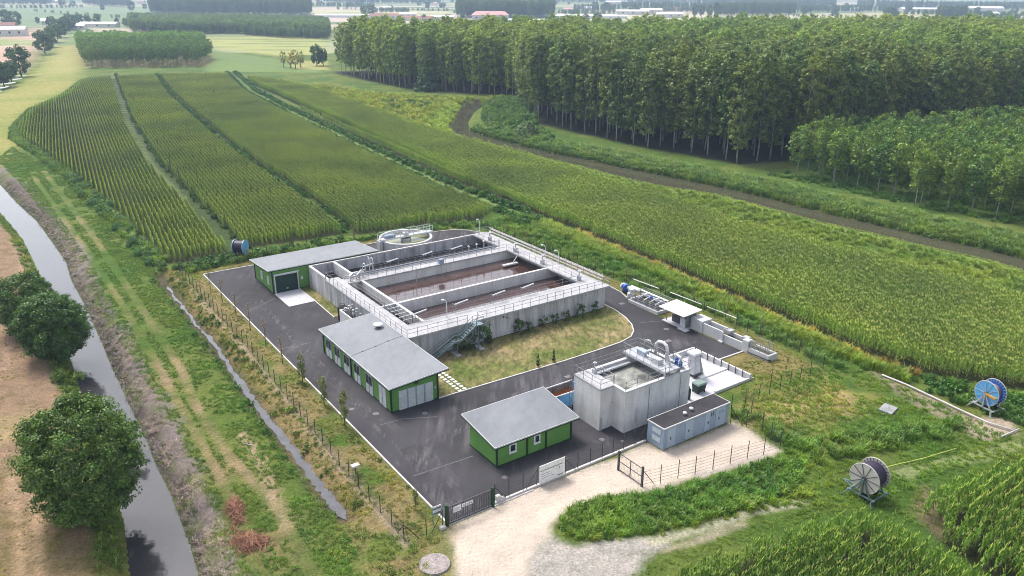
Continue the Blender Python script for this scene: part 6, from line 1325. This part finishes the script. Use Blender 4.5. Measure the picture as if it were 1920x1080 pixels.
x, y = at(1634, 15); b = MB(); b.bar((0, 0, 0), (0, 0, 30), 3.2); b.box(-2.6, 2.6, -2.6, 2.6, 27, 33); o = b.build('water_tower', M['house']); o.location = (x, y, 0); tag(o, 'thin pale water tower far beyond the wood', 'tower')

for k in range(46):
    px = (k*41.7+random.uniform(0, 30)) % 1920; py = random.choice((2.5, 4.5, 7, 9.5, 12, 15, 18.5, 22)); s_ = random.uniform(.8, 1.6)
    x, y = at(px, py); t = thing('distant_house', 'tiny pale house scattered over the hazy plain below the horizon', 'house', (x, y, 0), random.uniform(-.5, .5), 'tiny houses on the far plain')
    b = MB(); b.box(-7*s_, 7*s_, -5*s_, 5*s_, 0, 6); b.build('wall', M['house'], t)
    b = MB(); b.add([(-7.4*s_, -5.4*s_, 6), (7.4*s_, -5.4*s_, 6), (7.4*s_, 5.4*s_, 6), (-7.4*s_, 5.4*s_, 6), (-7.4*s_, 0, 9), (7.4*s_, 0, 9)], [(0, 1, 5, 4), (2, 3, 4, 5), (1, 2, 5), (3, 0, 4), (3, 2, 1, 0)]); b.build('roof', M[('redroof', 'pinkroof', 'poly')[k % 3]], t)
for k in range(90):
    px = (k*21.9+random.uniform(0, 20)) % 1920; py = random.choice((5, 7.5, 10, 12.5, 15, 18, 21, 24, 27)); x, y = at(px, py)
    o = bpy.data.objects.new('distant_tree', RND[k % 4]); COL.objects.link(o); o.location = (x, y, -1); h = random.uniform(.9, 1.9); o.scale = (h*random.uniform(.8, 1.6), h*1.1, h); tag(o, 'tiny hazy tree dotted over the far plain below the horizon', 'tree', 'tiny trees on the far plain')
# ------------------------------------------------------------------ air, sky, sun, camera
b = MB(); b.box(-5200, 5200, -60, 9400, -4, 62); hz = b.build('haze', None); hz['kind'] = 'stuff'
m = bpy.data.materials.new('haze_air'); m.use_nodes = True; nt = m.node_tree; nt.nodes.remove(nt.nodes['Principled BSDF'])
pv = nt.nodes.new('ShaderNodeVolumePrincipled'); pv.inputs['Color'].default_value = (.58, .74, 1, 1); pv.inputs['Density'].default_value = HAZE; pv.inputs['Anisotropy'].default_value = .2
nt.links.new(pv.outputs[0], nt.nodes['Material Output'].inputs['Volume']); hz.data.materials.append(m)
SUN = Vector((-.66*cos(SUN_EL), .75*cos(SUN_EL), sin(SUN_EL))).normalized()
w = bpy.data.worlds.new('World'); SC.world = w; w.use_nodes = True; wn = w.node_tree; bg = wn.nodes['Background']
sk = wn.nodes.new('ShaderNodeTexSky'); sk.sky_type = 'NISHITA'; sk.sun_disc = False; sk.sun_elevation = SUN_EL; sk.sun_rotation = math.atan2(SUN.x, SUN.y); sk.dust_density = 3.0; sk.air_density = 1.0
hs = wn.nodes.new('ShaderNodeHueSaturation'); hs.inputs['Saturation'].default_value = .45
wn.links.new(sk.outputs[0], hs.inputs['Color']); wn.links.new(hs.outputs[0], bg.inputs[0]); bg.inputs[1].default_value = SKY_S
sl = bpy.data.lights.new('sun', 'SUN'); sl.energy = SUN_E; sl.angle = radians(SUN_A); sl.color = (1, .95, .87)
so = bpy.data.objects.new('sun', sl); COL.objects.link(so); so.location = (0, 0, 80); so.rotation_euler = SUN.to_track_quat('Z', 'Y').to_euler()
cam = bpy.data.cameras.new('camera'); co = bpy.data.objects.new('camera', cam); COL.objects.link(co); SC.camera = co
cam.sensor_width = 36; cam.lens = 36*FOC/1920; cam.clip_end = 20000; cam.clip_start = .5
co.location = (0, 0, CAMZ)
co.rotation_euler = (Matrix.Rotation(pi/2-PITCH, 4, 'X') @ Matrix.Rotation(-ROLL*ROLL_SIGN, 4, 'Z')).to_euler()
SC.view_settings.view_transform = 'Standard'; SC.view_settings.look = 'None'; SC.view_settings.gamma = 1; SC.view_settings.exposure = EXPO
cy = SC.cycles; cy.max_bounces = 6; cy.diffuse_bounces = 2; cy.glossy_bounces = 2; cy.transmission_bounces = 2; cy.transparent_max_bounces = 32; cy.volume_bounces = 0
cy.caustics_reflective = False; cy.caustics_refractive = False; cy.use_denoising = True; cy.filter_width = 1.0
